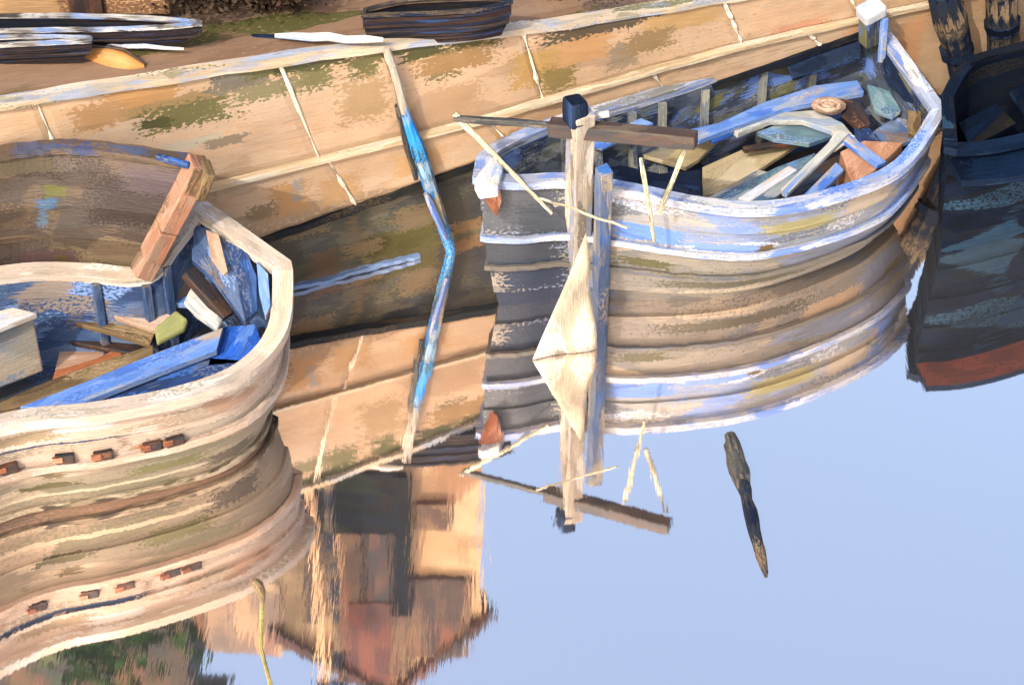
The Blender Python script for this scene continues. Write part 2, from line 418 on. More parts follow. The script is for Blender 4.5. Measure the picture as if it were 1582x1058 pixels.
# mossy foot of the wall
V = []; U = []; Fc = []; n = 70
for i in range(n+1):
    px = -300+2200*i/n; s, t = st(px, interp(DT, px))
    for k in range(13):
        tt = (t+.03)*(1-k/12)+(-.6)*k/12
        V.append(wl(s, tt, mnoise.noise(Vector((s*2, tt*3, 1)))*.03)); U.append((s, tt))
for i in range(n):
    for k in range(12): Fc.append([i*13+k, i*13+k+1, (i+1)*13+k+1, (i+1)*13+k])
mk('wall_foot', V, Fc, M['wetwall'], wall, uvs=U)
# mortar bed behind the slabs
V = []; U = []; Fc = []
for i in range(n+1):
    px = -300+2200*i/n
    for k, (tab) in enumerate((TT, DT)):
        s, t = st(px, interp(tab, px)); V.append(wl(s, t, .012)); U.append((s, t))
for i in range(n): Fc.append([2*i, 2*i+1, 2*i+3, 2*i+2])
mk('mortar_bed', V, Fc, M['mortar'], wall, uvs=U)
# raised pale joints
for (a, b), ta, tb, off in [(p, TT, LT, .05) for p in up[1:-2]]+[(p, LT, DT, .085) for p in lo[1:-2]]:
    p = [wl(*[x+(y-x)*f for x, y in zip(st(a, interp(ta, a)), st(b, interp(tb, b)))], off-.004+random.uniform(-.006, .004)) for f in [i/9 for i in range(10)]]
    V, Fc = bar(p, [random.choice((.004, .012, .018, .026)) for _ in p], 6, .2); mk('mortar_joint', V, Fc, M['mortar'], wall)
def wsweep(tab, x0, x1, off, w, h, mat, name, n=60, dt=0.0):
    path = []
    for i in range(n+1):
        px = x0+(x1-x0)*i/n; s, t = st(px, interp(tab, px)); path.append(wl(s, t+dt, off))
    V, Fc = sweep(path, False, w, h, 0, 0, .12); return mk(name, V, Fc, M[mat], wall, uvs=rail_uv(path, V))
wsweep(LT, -260, 1880, .075, .11, .04, 'ledge', 'ledge')
wsweep(TT, -260, 1880, .0, .16, .06, 'coping', 'coping', dt=.02)
wsweep(DT, 375, 1340, .06, .10, .075, 'slab_shade', 'shade_strip', dt=-.02)  # added dark strip paints the shadow line under the slabs
path = [at(px, interp([(-300, 640), (445, 447), (745, 369), (1500, 175)], px), .03) for px in range(428, 650, 10)]
V, Fc = sweep(path, False, .055, .04, 0, 0, .35); mk('edge_glint', V, Fc, M['edge_glint'], wall, uvs=rail_uv(path, V))  # added strip paints the sky glint along the water's edge

# ------------------------------------------------------------------ ground and water
def ztop(px):
    s, t = st(px, interp(TT, px)); return wl(s, t).z
V = []; Fc = []; U = []
ds = [0.0, .5, 1.2, 2.2, 4, 8, 20, 60, 300]
xs = list(range(-300, 1901, 55)); BK = -NH
for px in xs:
    s, t = st(px, interp(TT, px)); p = wl(s, t+.02, -.02)
    for d in ds:
        z = p.z+mnoise.noise(Vector((s*1.3, d*1.6, 5)))*.03*min(1, d)
        q = p+BK*d
        e = (px-800)/1100
        if d > 8: q = q+Q*(e*d*1.6)
        q.z = z if d < 20 else 2.5
        V.append(q); U.append((q.dot(Q), q.dot(BK)))
nd = len(ds)
for i in range(len(xs)-1):
    for k in range(nd-1): Fc.append([i*nd+k, (i+1)*nd+k, (i+1)*nd+k+1, i*nd+k+1])
mk('quay_ground', V, Fc, M['ground'], None, uvs=U, kind='structure')

def water_mat():
    m = bpy.data.materials.new('still_water'); m.use_nodes = True
    N, L = m.node_tree.nodes, m.node_tree.links; N.clear()
    out = N.new('ShaderNodeOutputMaterial'); mix = N.new('ShaderNodeMixShader'); gl = N.new('ShaderNodeBsdfGlossy'); df = N.new('ShaderNodeBsdfDiffuse')
    gl.inputs['Roughness'].default_value = .03; gl.inputs['Color'].default_value = (1.0, .895, .815, 1)
    df.inputs['Color'].default_value = (.55, .58, .64, 1)
    tc = N.new('ShaderNodeTexCoord')
    def noise(sc, loc, detail=2):
        mp = N.new('ShaderNodeMapping'); mp.inputs['Scale'].default_value = sc; mp.inputs['Location'].default_value = loc; L.new(tc.outputs['Object'], mp.inputs[0])
        n = N.new('ShaderNodeTexNoise'); n.inputs['Detail'].default_value = detail; n.inputs['Scale'].default_value = 1; L.new(mp.outputs[0], n.inputs[0]); return n
    a = noise((3.2, 1.1, 1), (3, 7, 0)); b = noise((22, 2.4, 1), (1, 2, 0), 3)
    mu = N.new('ShaderNodeMath'); mu.operation = 'MULTIPLY_ADD'; L.new(a.outputs['Fac'], mu.inputs[0]); mu.inputs[1].default_value = .45
    m2 = N.new('ShaderNodeMath'); m2.operation = 'MULTIPLY'; L.new(b.outputs['Fac'], m2.inputs[0]); m2.inputs[1].default_value = .22; L.new(m2.outputs[0], mu.inputs[2])
    bp = N.new('ShaderNodeBump'); bp.inputs['Strength'].default_value = .5; bp.inputs['Distance'].default_value = .0032; L.new(mu.outputs[0], bp.inputs['Height'])
    L.new(bp.outputs[0], gl.inputs['Normal'])
    mix.inputs[0].default_value = .985; L.new(df.outputs[0], mix.inputs[1]); L.new(gl.outputs[0], mix.inputs[2]); L.new(mix.outputs[0], out.inputs[0])
    return m
M['water'] = water_mat()
mk('water', [(-400, -300, 0), (400, -300, 0), (400, 500, 0), (-400, 500, 0)], [[0, 1, 2, 3]], M['water'], None, uvs=[(0, 0), (1, 0), (1, 1), (0, 1)], kind='structure')
bpy.data.objects['water'].location = (0, 0, 0); 
for v in bpy.data.objects['water'].data.vertices: v.co.y += 0
# ------------------------------------------------------------------ materials for the boats
M['lh_top'] = oil('cream_pink_paint', ['efd6c2', 'ebcdb6', 'f2decd', 'e6c6ac', 'f0d4be'], 1.1, 7, ['d9b69c', 'f7ece0', 'c9a488'], .25, k=.68)
M['lh_mid'] = oil('grey_stone_paint', ['b7a58e', 'a99a84', 'c2b096', 'a3957c', 'b9a68c'], 1.0, 6, ['8b8460', 'cdb8a0', '948a78'], .28, k=.76)
M['lh_low'] = oil('tan_mauve_paint', ['b8997f', 'c3a489', 'ad9079', 'b8977e', 'ac8e76'], .7, 4, ['9a8a80', 'd2b496'], .2, k=.76)
M['lh_rail'] = oil('worn_white_rail', ['efe6dc', 'e6d4c2', 'dccab8', 'f4efe8', 'd5c4ae'], 1.6, 8, ['b9b2a2', 'e9c7ac'], .25, k=.78)
M['lh_in'] = oil('blue_inner_paint', ['4a6690', '3d5a86', '587099', '6d7f9c', '31507f'], 2.0, 5, ['7a6a62', '86a6e0', '24406e', '9a8b80'], .32, k=.8)
M['navy_floor'] = oil('navy_floor', ['2c3f5e', '3a4a60', '24344f', '4b4844'], 2.0, 6, ['5c4634', '3d6bb0'], .25, k=.8)
M['blue'] = oil('light_blue_paint', ['6f9be6', '7ea6ea', '84a4dc', '5f8ee4', '97b1de'], 1.8, 8, ['a9b6cc', '4f7fdc', 'c6b6a6'], .28, k=.8)
M['bright_blue'] = oil('bright_blue_paint', ['2a6be0', '1f5fd0', '3b7bea', '2559b8'], 2.0, 8, ['18408c', '6b9bf0'], .25, k=.85)
M['deep_blue'] = oil('deep_blue_paint', ['23467e', '1d3c70', '2d5590', '1a2f58'], 2.0, 8, ['3f74c8', '6d7890'], .25, k=.85)
M['tan'] = oil('tan_board', ['c9a58c', 'd0ae94', 'c09a80', 'd8b8a0', 'bb9478'], 1.8, 7, ['a5825e', 'e2c8b2'], .25, k=.8)
M['olive_board'] = oil('olive_brown_board', ['7d6440', '846b48', '6d5838', '8f7850'], 1.8, 7, ['5a4526', 'a98f6a'], .25, k=.8)
M['dkbrown'] = oil('dark_brown_wood', ['4a2f22', '3a241a', '553a28', '2f2220'], 1.8, 7, ['7a4a30', '1d2230'], .2, k=.85)
M['rust'] = oil('rust_paint', ['b0693f', 'a35c36', 'ba7850', '98552f'], 1.8, 7, ['d09a76', '7c4226'], .25, k=.8)
M['lime'] = oil('lime_cloth', ['a5a86a', 'b0b276', '9a9c5e'], 2, 5, ['c2c08c'], .2, k=.85)
M['pale'] = oil('pale_grey_cloth', ['c9cbc2', 'b9bcb4', 'd6d3c8', 'a8b0b4'], 1.6, 5, ['dedbd2', '9fb0c8'], .28, k=.8)
M['white'] = oil('white_paint', ['f0efec', 'e6e8ee', 'f6f3ee', 'dde3ee'], 1.6, 7, ['b9cbee', 'e8d6c4'], .22, k=.8)
M['rh_up'] = oil('blue_grey_paint', ['949fb4', 'a6a7aa', '8b9cc4', 'b0aca4', '8d939e', '7c98d8'], 1.3, 7, ['6f95ec', 'c6b8a4', 'e2e8f2', '7d8698'], .34, k=.78)
M['rh_mid'] = oil('tan_grey_paint', ['a99a86', 'b5a48c', '9a8d7a', 'c0ae94', '8d8374'], 1.0, 6, ['7e7558', 'd0b898', '8a8690'], .28, k=.78)
M['rh_low'] = oil('brown_grey_paint', ['857966', '7b7262', '918470', '6e6858', '8a7c6c'], 1.0, 6, ['66603c', 'a8977e', '5a606c'], .3, k=.78)
M['rh_rail'] = oil('blue_white_rail', ['a6bcec', 'c6d2ec', '8aa8ee', 'dfe4ee', '769cf0', 'b4bed4'], 1.6, 8, ['5f8cf0', '9a9a98', 'f6f4f0'], .32, k=.74)
M['rh_in'] = oil('slate_inner_paint', ['4f5b6e', '5d6778', '434e60', '6c7480', '3a4558'], 2.2, 6, ['7f9bd8', '9a9c98', '22304c', '7a7a50', '6f93e0'], .42, k=.8)
M['ribgrey'] = oil('grey_rib_paint', ['8f9088', '7f8690', 'a09c8c', '6c7686'], 3, 6, ['b8b4a4', '56606e'], .3, k=.8)
M['teal'] = oil('teal_paint', ['5f828e', '6c8a96', '4f7490', '7c98a0'], 2, 7, ['7ea4e0', '3f5f88', 'a8b0b0'], .35, k=.8)
M['sand_cloth'] = oil('sand_canvas', ['c7b488', 'd0bc90', 'bba67a', 'c9b896'], 1.4, 4, ['9a9078', 'dccba6'], .22, k=.8)
M['salmon'] = oil('salmon_paint', ['cd9674', 'c88c68', 'd6a484', 'c48a66'], 1.8, 6, ['b87a54', 'e0b89a'], .2, k=.8)
M['greybeam'] = oil('weathered_timber', ['d2c4b0', 'c4b6a4', 'ddd2c2', 'b4a898', 'cbbca6'], 1.5, 12, ['9fa8bc', 'eee6da', '8f8474'], .3, k=.8)
M['navy'] = oil('navy_paint', ['1c2b48', '22324e', '18243c', '2a3850'], 1.4, 6, ['34507e', '101828'], .25, spec=.06, k=.7)
M['dk_hull'] = oil('dark_hull_paint', ['1d3050', '223452', '182a48', '2c3848', '21406a'], .9, 4, ['3c3a36', '34343a', '3a6290', '111826', '4a463e', '4f7aa0'], .3, spec=.04, k=.28)
M['dk_in'] = oil('dark_inner_paint', ['1c2940', '222c3e', '2c3340', '18223a'], .9, 4, ['3c3a38', '2c4670', '47433c'], .3, spec=.06, k=.4)
M['rustred'] = oil('rust_red_strake', ['6a3220', '74381f', '5c2a1c', '7e4026'], 1.2, 7, ['4a221a'], .2, k=.9)
M['brownhull'] = oil('umber_planking', ['6a5644', '5f4d3e', '735f4a', '55463a', '7c6850', '4b3a30'], .9, 3.2, ['3b2a24', '857254', '6a6a3c', '5a5048'], .32, k=.78, marks=[(1.62, .5, .14, .05, 0, '4a6f98', 1.2), (1.58, .62, .05, .14, 0, '5a7690', 1.4), (1.75, .38, .14, .06, 0, '6b6a30', 1.2), (2.75, .42, .5, .26, 0, '3c2d27', 1.8), (2.9, .2, .35, .12, 0, '5b4a4e', 1.6), (1.3, .1, .4, .08, 0, '55482e', 1.6), (1.7, 1.15, .5, .1, 0, '5a4440', 1.2), (1.95, 1.2, .12, .1, 0, '5c4824', .9)])
M['stick'] = oil('pale_stick', ['e0d8b8', 'd0c6a2', 'ece6cc', 'b8ae8c'], 3, 20, ['8a8468'], .2, k=.8)
M['dkstick'] = oil('dark_stick', ['3a3f44', '2a2f36', '4c4c46', '24282e'], 3, 20, ['6d675a'], .2, k=.85)
M['cyan'] = oil('cyan_paint', ['2094ee', '1a84e0', '2a7fa8', '1f8ae6', '2f5568'], 2.6, 14, ['3a6a70', '8ab0d0', '1d3f5c', 'b8a888'], .3, k=1.15)
M['ochre'] = oil('ochre_plaster', ['dcb684', 'd2a878', 'e2be90', 'cba070'], .8, 1.6, ['b08258', '8a6244', 'e0c09a'], .3, k=.72)
M['umber'] = oil('umber_boards', ['80603f', '6e4c34', '94704a', '5a3e2c'], .8, 5, ['b08a60', '3a2820', '8a4e30'], .36, k=.7)
M['yellowgreen'] = oil('yellow_green_paint', ['8f8c40', 'a09c48', '6c6a34', '9a8a5c'], 3, 16, ['4a4a2c', 'b8b060'], .2, k=.85)

# ------------------------------------------------------------------ pale boat on the left
lb = Boat('rowing_boat', 'cream sided wooden boat with blue interior cropped by the left edge', 'boat',
    [(-640, 860, -600, 760, 1.2, 1.2), (-430, 815, -520, 640, 1.2, 1.2), (-200, 742, -330, 530, 1.2, 1.2), (0, 662, -150, 460, 1.18, 1.2), (150, 642, 20, 428, 1.14, 1.2),
     (280, 617, 130, 426, 1.10, 1.2), (375, 580, 224, 430, 1.10, 1.22), (430, 516, 264, 386, 1.18, 1.40), (438, 420, 308, 327, 1.42, 1.60)])
def hm(b, px, v, hx, hv, col, rag=1.0):
    i = on_hull(b, 0, px, v); r_ = [b.pt(0, j, v) for j in range(b.M)]
    return (sum((r_[j+1]-r_[j]).length for j in range(i)), -v*1.6, hx/165, hv*1.6, 0, col, rag)
def on_hull(b, side, px, v, off=.03):
    return min(range(b.M), key=lambda i: abs(proj(b.pt(side, i, v))[0]-px))
def proj(p):
    q = p-CAM; return (PW/2+F*q.dot(RT)/q.dot(FW), PH/2-F*q.dot(UP)/q.dot(FW))
M['lh_top'] = oil('cream_pink_paint', ['ecd2be', 'e8cab2', 'efdac8', 'e2c0a6', 'ecd0ba'], 1.2, 7, ['d3ae94', 'f7ece0', 'c09a7e', 'b9a890'], .3, k=.68, marks=[
    hm(lb, 60, .17, 110, .012, '3a5580', 1.0), hm(lb, 20, .1, 50, .03, 'b8a07e', 1.6), hm(lb, 130, .06, 40, .03, 'f4eee8', .8), hm(lb, 240, .28, 30, .012, 'c88a60', .8), hm(lb, 330, .27, 40, .03, 'c4b4a0', 1.6), hm(lb, 200, .2, 4, .05, '9a8872', .6)])  # dark blue dash paints a shadow line, near-white dab a highlight
M['lh_mid'] = oil('grey_stone_paint', ['ab9a82', '9f917a', 'b6a48a', '988a72', 'ad9a80'], 1.0, 6, ['8d8468', 'c4b096'], .2, k=.76, marks=[
    hm(lb, 80, .5, 40, .02, '5f5628', 1.4), hm(lb, 260, .5, 50, .04, '7c7648', 2.0), hm(lb, 300, .42, 60, .03, '8f886c', 1.4), hm(lb, 80, .42, 14, .025, '7c6a48', 1.0), hm(lb, 150, .6, 160, .012, 'd6c6a8', 1.4), hm(lb, 360, .6, 40, .05, '6e6250', 1.6)])
lb.hull([M['lh_top'], M['lh_mid'], M['lh_low']], smi=[0, 0, 1, 1, 2, 2])
lb.inner(M['lh_in'], M['navy_floor'])
lb.gunwale(M['lh_rail'], .17, .09)
lb.gunwale(M['lh_top'], .06, .07, 'rubbing_strake', .33, .03, 0, jit=.06)
lb.gunwale(oil('chine_paint', ['8a7a58', 'b09a7c', '6b5a3a', 'c4b096'], 3.5, 6, ['4a3a22', 'd0bca0'], .35, k=.7), .045, .05, 'chine_rail', .7, .03, 0, jit=.1)
lb.ribs(M['lh_in'], [36, 42, 47], 1)
def on_hull(b, side, px, v, off=.03):
    best = min(range(b.M), key=lambda i: abs(proj(b.pt(side, i, v))[0]-px)); return best
def proj(p):
    q = p-CAM; return (PW/2+F*q.dot(RT)/q.dot(FW), PH/2-F*q.dot(UP)/q.dot(FW))
for px, v in ((8, .27), (88, .27), (165, .28), (226, .28), (272, .28)):
    i = on_hull(lb, 0, px, v); p = lb.pt(0, i, v, .03); a = lb.pt(0, i+1, v, .03); t = (a-p).normalized()
    V, Fc = beam(p-t*.075, p+t*.075, .05, .085, n=1); sc = mk('scupper', V, Fc, M['dkbrown'], lb.root, bevel=.01)
    V, Fc = beam(p-t*.09+Vector((0, -.022, .01)), p-t*.01+Vector((0, -.022, .01)), .03, .05, n=1); mk('rust_patch', V, Fc, M['rust'], sc, bevel=.006)
R = lb.root
board('thwart', [(-60, 452, .95), (120, 442, .95), (285, 436, .95), (290, 470, .95), (180, 462, .95), (60, 458, .95), (-60, 470, .95)], .05, M['blue'], R)
board('side_seat', [(10, 462, .88), (95, 455, .88), (180, 466, .88), (250, 480, .88), (285, 490, .88), (240, 510, .88), (170, 486, .88), (95, 470, .88), (15, 474, .88)], .05, M['tan'], R)
board('side_seat', [(45, 478, .80), (100, 472, .80), (170, 487, .80), (240, 512, .80), (232, 532, .80), (180, 515, .80), (110, 496, .80), (50, 492, .80)], .05, M['olive_board'], R)
board('side_panel', [(85, 502, .62), (150, 512, .62), (235, 535, .62), (200, 545, .62), (120, 530, .62), (86, 520, .62)], .05, M['dkbrown'], R)
board('bottom_board', [(95, 528, .52), (140, 530, .52), (190, 540, .52), (150, 555, .52), (85, 570, .52)], .04, M['tan'], R)
board('bottom_board', [(85, 572, .6), (150, 553, .6), (188, 533, .6), (188, 550, .6), (150, 566, .6), (80, 588, .6)], .04, M['rust'], R)
board('stringer', [(0, 620, .86), (80, 586, .86), (180, 550, .86), (236, 532, .86), (238, 552, .86), (160, 583, .86), (60, 622, .86), (0, 634, .86)], .06, M['olive_board'], R)
board('side_bench', [(30, 628, .98), (130, 590, .98), (240, 545, .98), (345, 505, .98), (335, 540, .98), (250, 572, .98), (150, 612, .98), (110, 630, .98)], .06, M['blue'], R)
board('side_bench', [(345, 505, .9), (395, 500, .9), (405, 530, .9), (380, 560, .9), (320, 565, .9), (330, 530, .9)], .06, M['bright_blue'], R)
board('bench_riser', [(140, 620, .9), (250, 575, .9), (320, 552, .9), (375, 556, .9), (330, 590, .9), (230, 618, .9), (150, 632, .9)], .06, M['deep_blue'], R)
board('breasthook', [(300, 348, 1.56), (345, 356, 1.56), (372, 440, 1.4), (380, 500, 1.2), (330, 430, 1.3), (296, 400, 1.4)], .06, M['lh_in'], R)
board('bow_panel', [(345, 360, 1.54), (378, 380, 1.53), (396, 425, 1.45), (398, 480, 1.3), (378, 494, 1.3), (362, 420, 1.46)], .05, M['deep_blue'], R)
board('bow_knee', [(396, 402, 1.5), (414, 422, 1.47), (418, 470, 1.36), (410, 488, 1.3), (400, 450, 1.38)], .06, M['blue'], R)
board('bow_stripe', [(318, 354, 1.62), (338, 362, 1.62), (352, 418, 1.5), (345, 424, 1.48), (326, 398, 1.53)], .03, M['tan'], R)
V, Fc = beam(at(290, 420, 1.28), at(352, 490, 1.0), .13, .09); mk('bow_beam', V, Fc, M['dkbrown'], R, bevel=.012)
lc = board('folded_cloth', [(238, 505, .98), (272, 478, .99), (290, 492, .99), (286, 505, .97), (242, 528, .95)], .06, M['lime'], None, bevel=.02); tag(lc, 'folded lime green cloth on the curved tan seat of the left boat', 'cloth')
V, Fc = join([prism([at(*p) for p in [(283, 465, 1.1), (295, 442, 1.12), (312, 458, 1.1), (345, 492, 1.02), (335, 508, 1.0), (300, 480, 1.05)]], .06)])
pc = mk('folded_sail', V, Fc, M['pale'], None, bevel=.02); tag(pc, 'pale grey folded cloth lying beside the dark beam in the left boat', 'cloth')
# pale crate at the frame edge
ck = thing('fish_crate', 'whitish blue crate standing in the boat at the left edge', 'crate', tuple(at(10, 600, .5)))
crate_mat = oil('crate_paint', ['c9bda6', 'b9b2a4', 'd2c4ac', 'b0b4ba', 'c6c0b2'], 1.2, 2.4, ['7fa4e6', 'd8c6ae', '97aac8'], .3, k=.8)
V, Fc = prism([at(-110, 512, 1.18), at(20, 480, 1.18), at(52, 487, 1.18), at(-60, 528, 1.18)], .6); mk('crate_body', V, Fc, crate_mat, ck, bevel=.02)
V, Fc = prism([at(-115, 508, 1.24), at(20, 474, 1.24), at(57, 483, 1.24), at(-60, 530, 1.24)], .06); mk('crate_rim', V, Fc, M['white'], ck, bevel=.012)

# ------------------------------------------------------------------ brown hull leaning on the wall
bh = thing('leaning_skiff', 'dark brown planked skiff hull with tan stem propped between pale boat and wall', 'boat', tuple(at(150, 545)))
topl = catmull([(-330, 300, 2.25), (-150, 262, 2.25), (0, 244, 2.25), (70, 236, 2.25), (140, 236, 2.25), (220, 246, 2.25), (302, 258, 2.22)], 6)
botl = catmull([(-330, 500, 1.0), (-150, 452, 1.0), (0, 425, 1.0), (60, 425, 1.0), (110, 428, 1.0), (165, 432, 1.0), (218, 440, 1.0)], 6)
V = []; U = []; Fc = []; mth = 8; nn = len(topl)
for i in range(nn):
    a = at(topl[i].x, topl[i].y, topl[i].z); b = at(botl[i].x, botl[i].y, botl[i].z)
    for k in range(mth+1):
        f = k/mth; p = a.lerp(b, f)+NH*(math.sin(f*math.pi)*.10+(.014 if k % 2 else 0)); V.append(p); U.append((i*.09, f*1.4))
for i in range(nn-1):
    for k in range(mth): w = mth+1; Fc.append([i*w+k, i*w+k+1, (i+1)*w+k+1, (i+1)*w+k])
b0 = len(V); w = mth+1
for i in range(nn):
    for k in range(mth+1): V.append(V[i*w+k]-NH*.07); U.append(U[i*w+k])
for i in range(nn-1):
    for k in range(mth): Fc.append([b0+(i+1)*w+k, b0+(i+1)*w+k+1, b0+i*w+k+1, b0+i*w+k])
    Fc.append([i*w, (i+1)*w, b0+(i+1)*w, b0+i*w]); Fc.append([(i+1)*w+mth, i*w+mth, b0+i*w+mth, b0+(i+1)*w+mth])
for k in range(mth): i = nn-1; Fc.append([i*w+k, i*w+k+1, b0+i*w+k+1, b0+i*w+k])
mk('hull', V, Fc, M['brownhull'], bh, uvs=U)
gp = [at(p.x, p.y, p.z)-NH*.03 for p in topl]
V, Fc = sweep(gp, False, .15, .06, .03, 0, .1); mk('gunwale', V, Fc, oil('blue_brown_rail', ['6a5440', '4a628c', '5b4a3c', '7a644c', '48587a'], 1.4, 5, ['2f4f8c'], .2, k=.8), bh, uvs=rail_uv(gp, V))
sp = [q-NH*.09 for q in (at(314, 258, 2.36), at(294, 300, 2.1), at(262, 360, 1.75), at(238, 405, 1.45), at(222, 434, 1.30))]
V, Fc = join([beam(sp[i], sp[i+1], .16, .2, up=NH, n=1) for i in range(4)]); mk('stem_post', V, Fc, oil('stem_wood', ['b9957c', 'b88a70', 'bd8466', 'c49a80'], 1.6, 5, ['8a6a4a', '6a5838'], .2, k=.8), bh, bevel=.015)
V, Fc = beam(at(322, 258, 2.34), at(306, 300, 2.06), .09, .2, up=NH, n=2); mk('stem_cap', V, Fc, M['olive_board'], bh, bevel=.02)
V, Fc = beam(at(242, 242, 2.36), at(292, 256, 2.36), .05, .05, n=2); mk('rail_end', V, Fc, M['deep_blue'], bh, bevel=.01)

# ------------------------------------------------------------------ blue boat on the right
rb = Boat('rowing_boat', 'blue gunwaled wooden boat with grey planked side beside the crossbar post', 'boat',
    [(742, 282, 748, 252, 1.45, 1.45), (800, 286, 768, 236, 1.42, 1.4), (880, 284, 800, 220, 1.38, 1.36), (980, 300, 870, 192, 1.34, 1.3), (1080, 320, 945, 172, 1.24, 1.22), (1180, 327, 1030, 146, 1.16, 1.18),
     (1290, 306, 1130, 112, 1.12, 1.14), (1390, 262, 1245, 72, 1.12, 1.16), (1450, 178, 1347, 34, 1.28, 1.32)])
def hm(b, px, v, hx, hv, col, rag=1.0):
    i = on_hull(b, 0, px, v); r_ = [b.pt(0, j, v) for j in range(b.M)]
    return (sum((r_[j+1]-r_[j]).length for j in range(i)), -v*1.6, hx/165, hv*1.6, 0, col, rag)
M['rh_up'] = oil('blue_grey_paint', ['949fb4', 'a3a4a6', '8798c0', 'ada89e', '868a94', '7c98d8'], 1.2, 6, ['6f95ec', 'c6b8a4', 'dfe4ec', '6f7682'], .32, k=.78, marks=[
    hm(rb, 800, .1, 70, .2, '565a62', 1.6), hm(rb, 850, .22, 60, .1, '454c58', 1.6), hm(rb, 1010, .24, 50, .05, '6794ee', .8), hm(rb, 1120, .28, 60, .03, '7ea0ec', .8), hm(rb, 1190, .29, 12, .025, '6a5630', .8), hm(rb, 1230, .15, 60, .05, 'a8a06e', 1.6), hm(rb, 1350, .12, 50, .07, 'c0b09a', 1.4), hm(rb, 1400, .2, 24, .04, '7ea0f0', .8)])  # dark grey marks at the bow paint in the prow's shading
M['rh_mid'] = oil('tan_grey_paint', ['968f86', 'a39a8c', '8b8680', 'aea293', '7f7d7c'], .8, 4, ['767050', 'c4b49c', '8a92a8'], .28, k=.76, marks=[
    hm(rb, 800, .45, 80, .14, '3c4350', 1.6), hm(rb, 830, .6, 50, .1, '24344f', 1.6), hm(rb, 1000, .46, 40, .03, '5e5a34', 1.4), hm(rb, 1150, .62, 120, .03, '66604c', 1.8), hm(rb, 1300, .55, 60, .04, 'ccb294', 1.2), hm(rb, 1390, .5, 30, .05, '8f7c4c', 1.2)])  # darkest marks continue the painted shading down the bow
M['rh_low'] = oil('brown_grey_paint', ['77726a', '6e6b66', '827b6e', '646264', '7b746a'], .8, 4, ['5e5838', '9a9082', '5a6680'], .3, k=.76, marks=[hm(rb, 820, .8, 70, .14, '22304c', 1.6)])  # navy bow mark puts the prow's shade into the colour
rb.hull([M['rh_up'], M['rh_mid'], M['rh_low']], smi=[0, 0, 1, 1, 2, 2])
rb.inner(M['rh_in'], M['navy_floor'])
rb.gunwale(M['rh_rail'], .14, .08)
rb.gunwale(M['rh_rail'], .05, .06, 'rubbing_strake', .33, .03, 0, jit=.06)
rb.gunwale(M['rh_low'], .04, .05, 'chine_rail', .52, .03, 0, jit=.2)
rb.ribs(M['ribgrey'], [20, 25, 30, 34, 39, 45, 50], 1, .075)
R = rb.root
V, Fc = beam(at(1347, 66, 1.30), at(1347, 12, 1.72), .22, .17, up=NH); mk('stem_post', V, Fc, M['rh_in'], R, bevel=.02)
V, Fc = beam(at(1346, 26, 1.66), at(1346, 10, 1.80), .25, .20, up=NH); mk('stem_cap', V, Fc, M['white'], R, bevel=.03)
V, Fc = beam(at(1345, 88, 1.22), at(1350, 20, 1.66), .07, .05, up=NH); V = [v+NH*.12+RT*.04 for v in V]; mk('stem_strip', V, Fc, M['blue'], R, bevel=.01)
V, Fc = prism([at(*p) for p in [(732, 276, 1.62), (762, 238, 1.62), (778, 258, 1.58), (770, 288, 1.55), (740, 292, 1.57)]], .12); mk('prow_cap', V, Fc, M['white'], R, bevel=.02)
V, Fc = prism([at(744, 290, 1.52), at(772, 288, 1.52), at(776, 310, 1.36), at(768, 336, 1.16), at(752, 312, 1.35)], .14, down=-NH); mk('prow_patch', V, Fc, M['rust'], R, bevel=.01)
board('thwart', [(1040, 205, .95), (1110, 190, .95), (1180, 158, .95), (1260, 132, .95), (1325, 124, .95), (1335, 142, .95), (1285, 152, .95), (1210, 168, .95), (1140, 194, .95), (1080, 216, .95)], .06, M['blue'], R)
board('curved_seat', [(1130, 198, .9), (1200, 174, .9), (1262, 170, .9), (1302, 190, .9), (1330, 222, .9), (1318, 226, .9), (1285, 202, .9), (1240, 186, .9), (1190, 186, .9), (1140, 206, .9)], .06, M['pale'], R)
board('stern_sheet', [(1170, 204, .82), (1205, 190, .82), (1250, 192, .82), (1290, 208, .82), (1250, 222, .82), (1195, 214, .82)], .05, M['teal'], R)
board('side_panel', [(1340, 130, 1.02), (1375, 140, 1.04), (1392, 170, 1.02), (1380, 180, .98), (1350, 170, .95)], .05, M['teal'], R)
board('side_bench', [(1345, 205, .85), (1385, 180, .92), (1420, 190, 1.0), (1412, 215, .95), (1375, 228, .85)], .05, M['lh_in'], R)
board('bottom_board', [(1085, 258, .62), (1160, 225, .62), (1240, 218, .62), (1190, 250, .62), (1125, 296, .62), (1086, 302, .62)], .05, M['sand_cloth'], R)
board('bottom_board', [(990, 238, .7), (1060, 215, .7), (1110, 215, .7), (1080, 245, .7), (1060, 258, .7)], .05, M['sand_cloth'], R)
board('side_bench', [(905, 262, .92), (960, 255, .92), (1020, 268, .92), (1082, 262, .92), (1084, 305, .92), (1010, 300, .92), (940, 282, .92)], .05, M['navy'], R)
board('stern_bench', [(1095, 308, .95), (1200, 258, .95), (1260, 236, .95), (1240, 270, .95), (1200, 304, .95), (1120, 318, .95)], .05, M['teal'], R)
V, Fc = beam(at(1148, 232, .74), at(1245, 217, .74), .07, .05); mk('floor_batten', V, Fc, M['dkbrown'], R, bevel=.01)
board('bottom_board', [(1140, 306, .97), (1218, 256, .97), (1232, 262, .97), (1160, 310, .97)], .04, M['white'], R)
board('bottom_board', [(1092, 306, .93), (1170, 262, .93), (1190, 266, .93), (1112, 312, .93)], .04, M['ribgrey'], R)
board('bottom_board', [(1236, 306, 1.0), (1292, 250, 1.0), (1304, 262, 1.0), (1262, 304, 1.0)], .04, M['blue'], R)
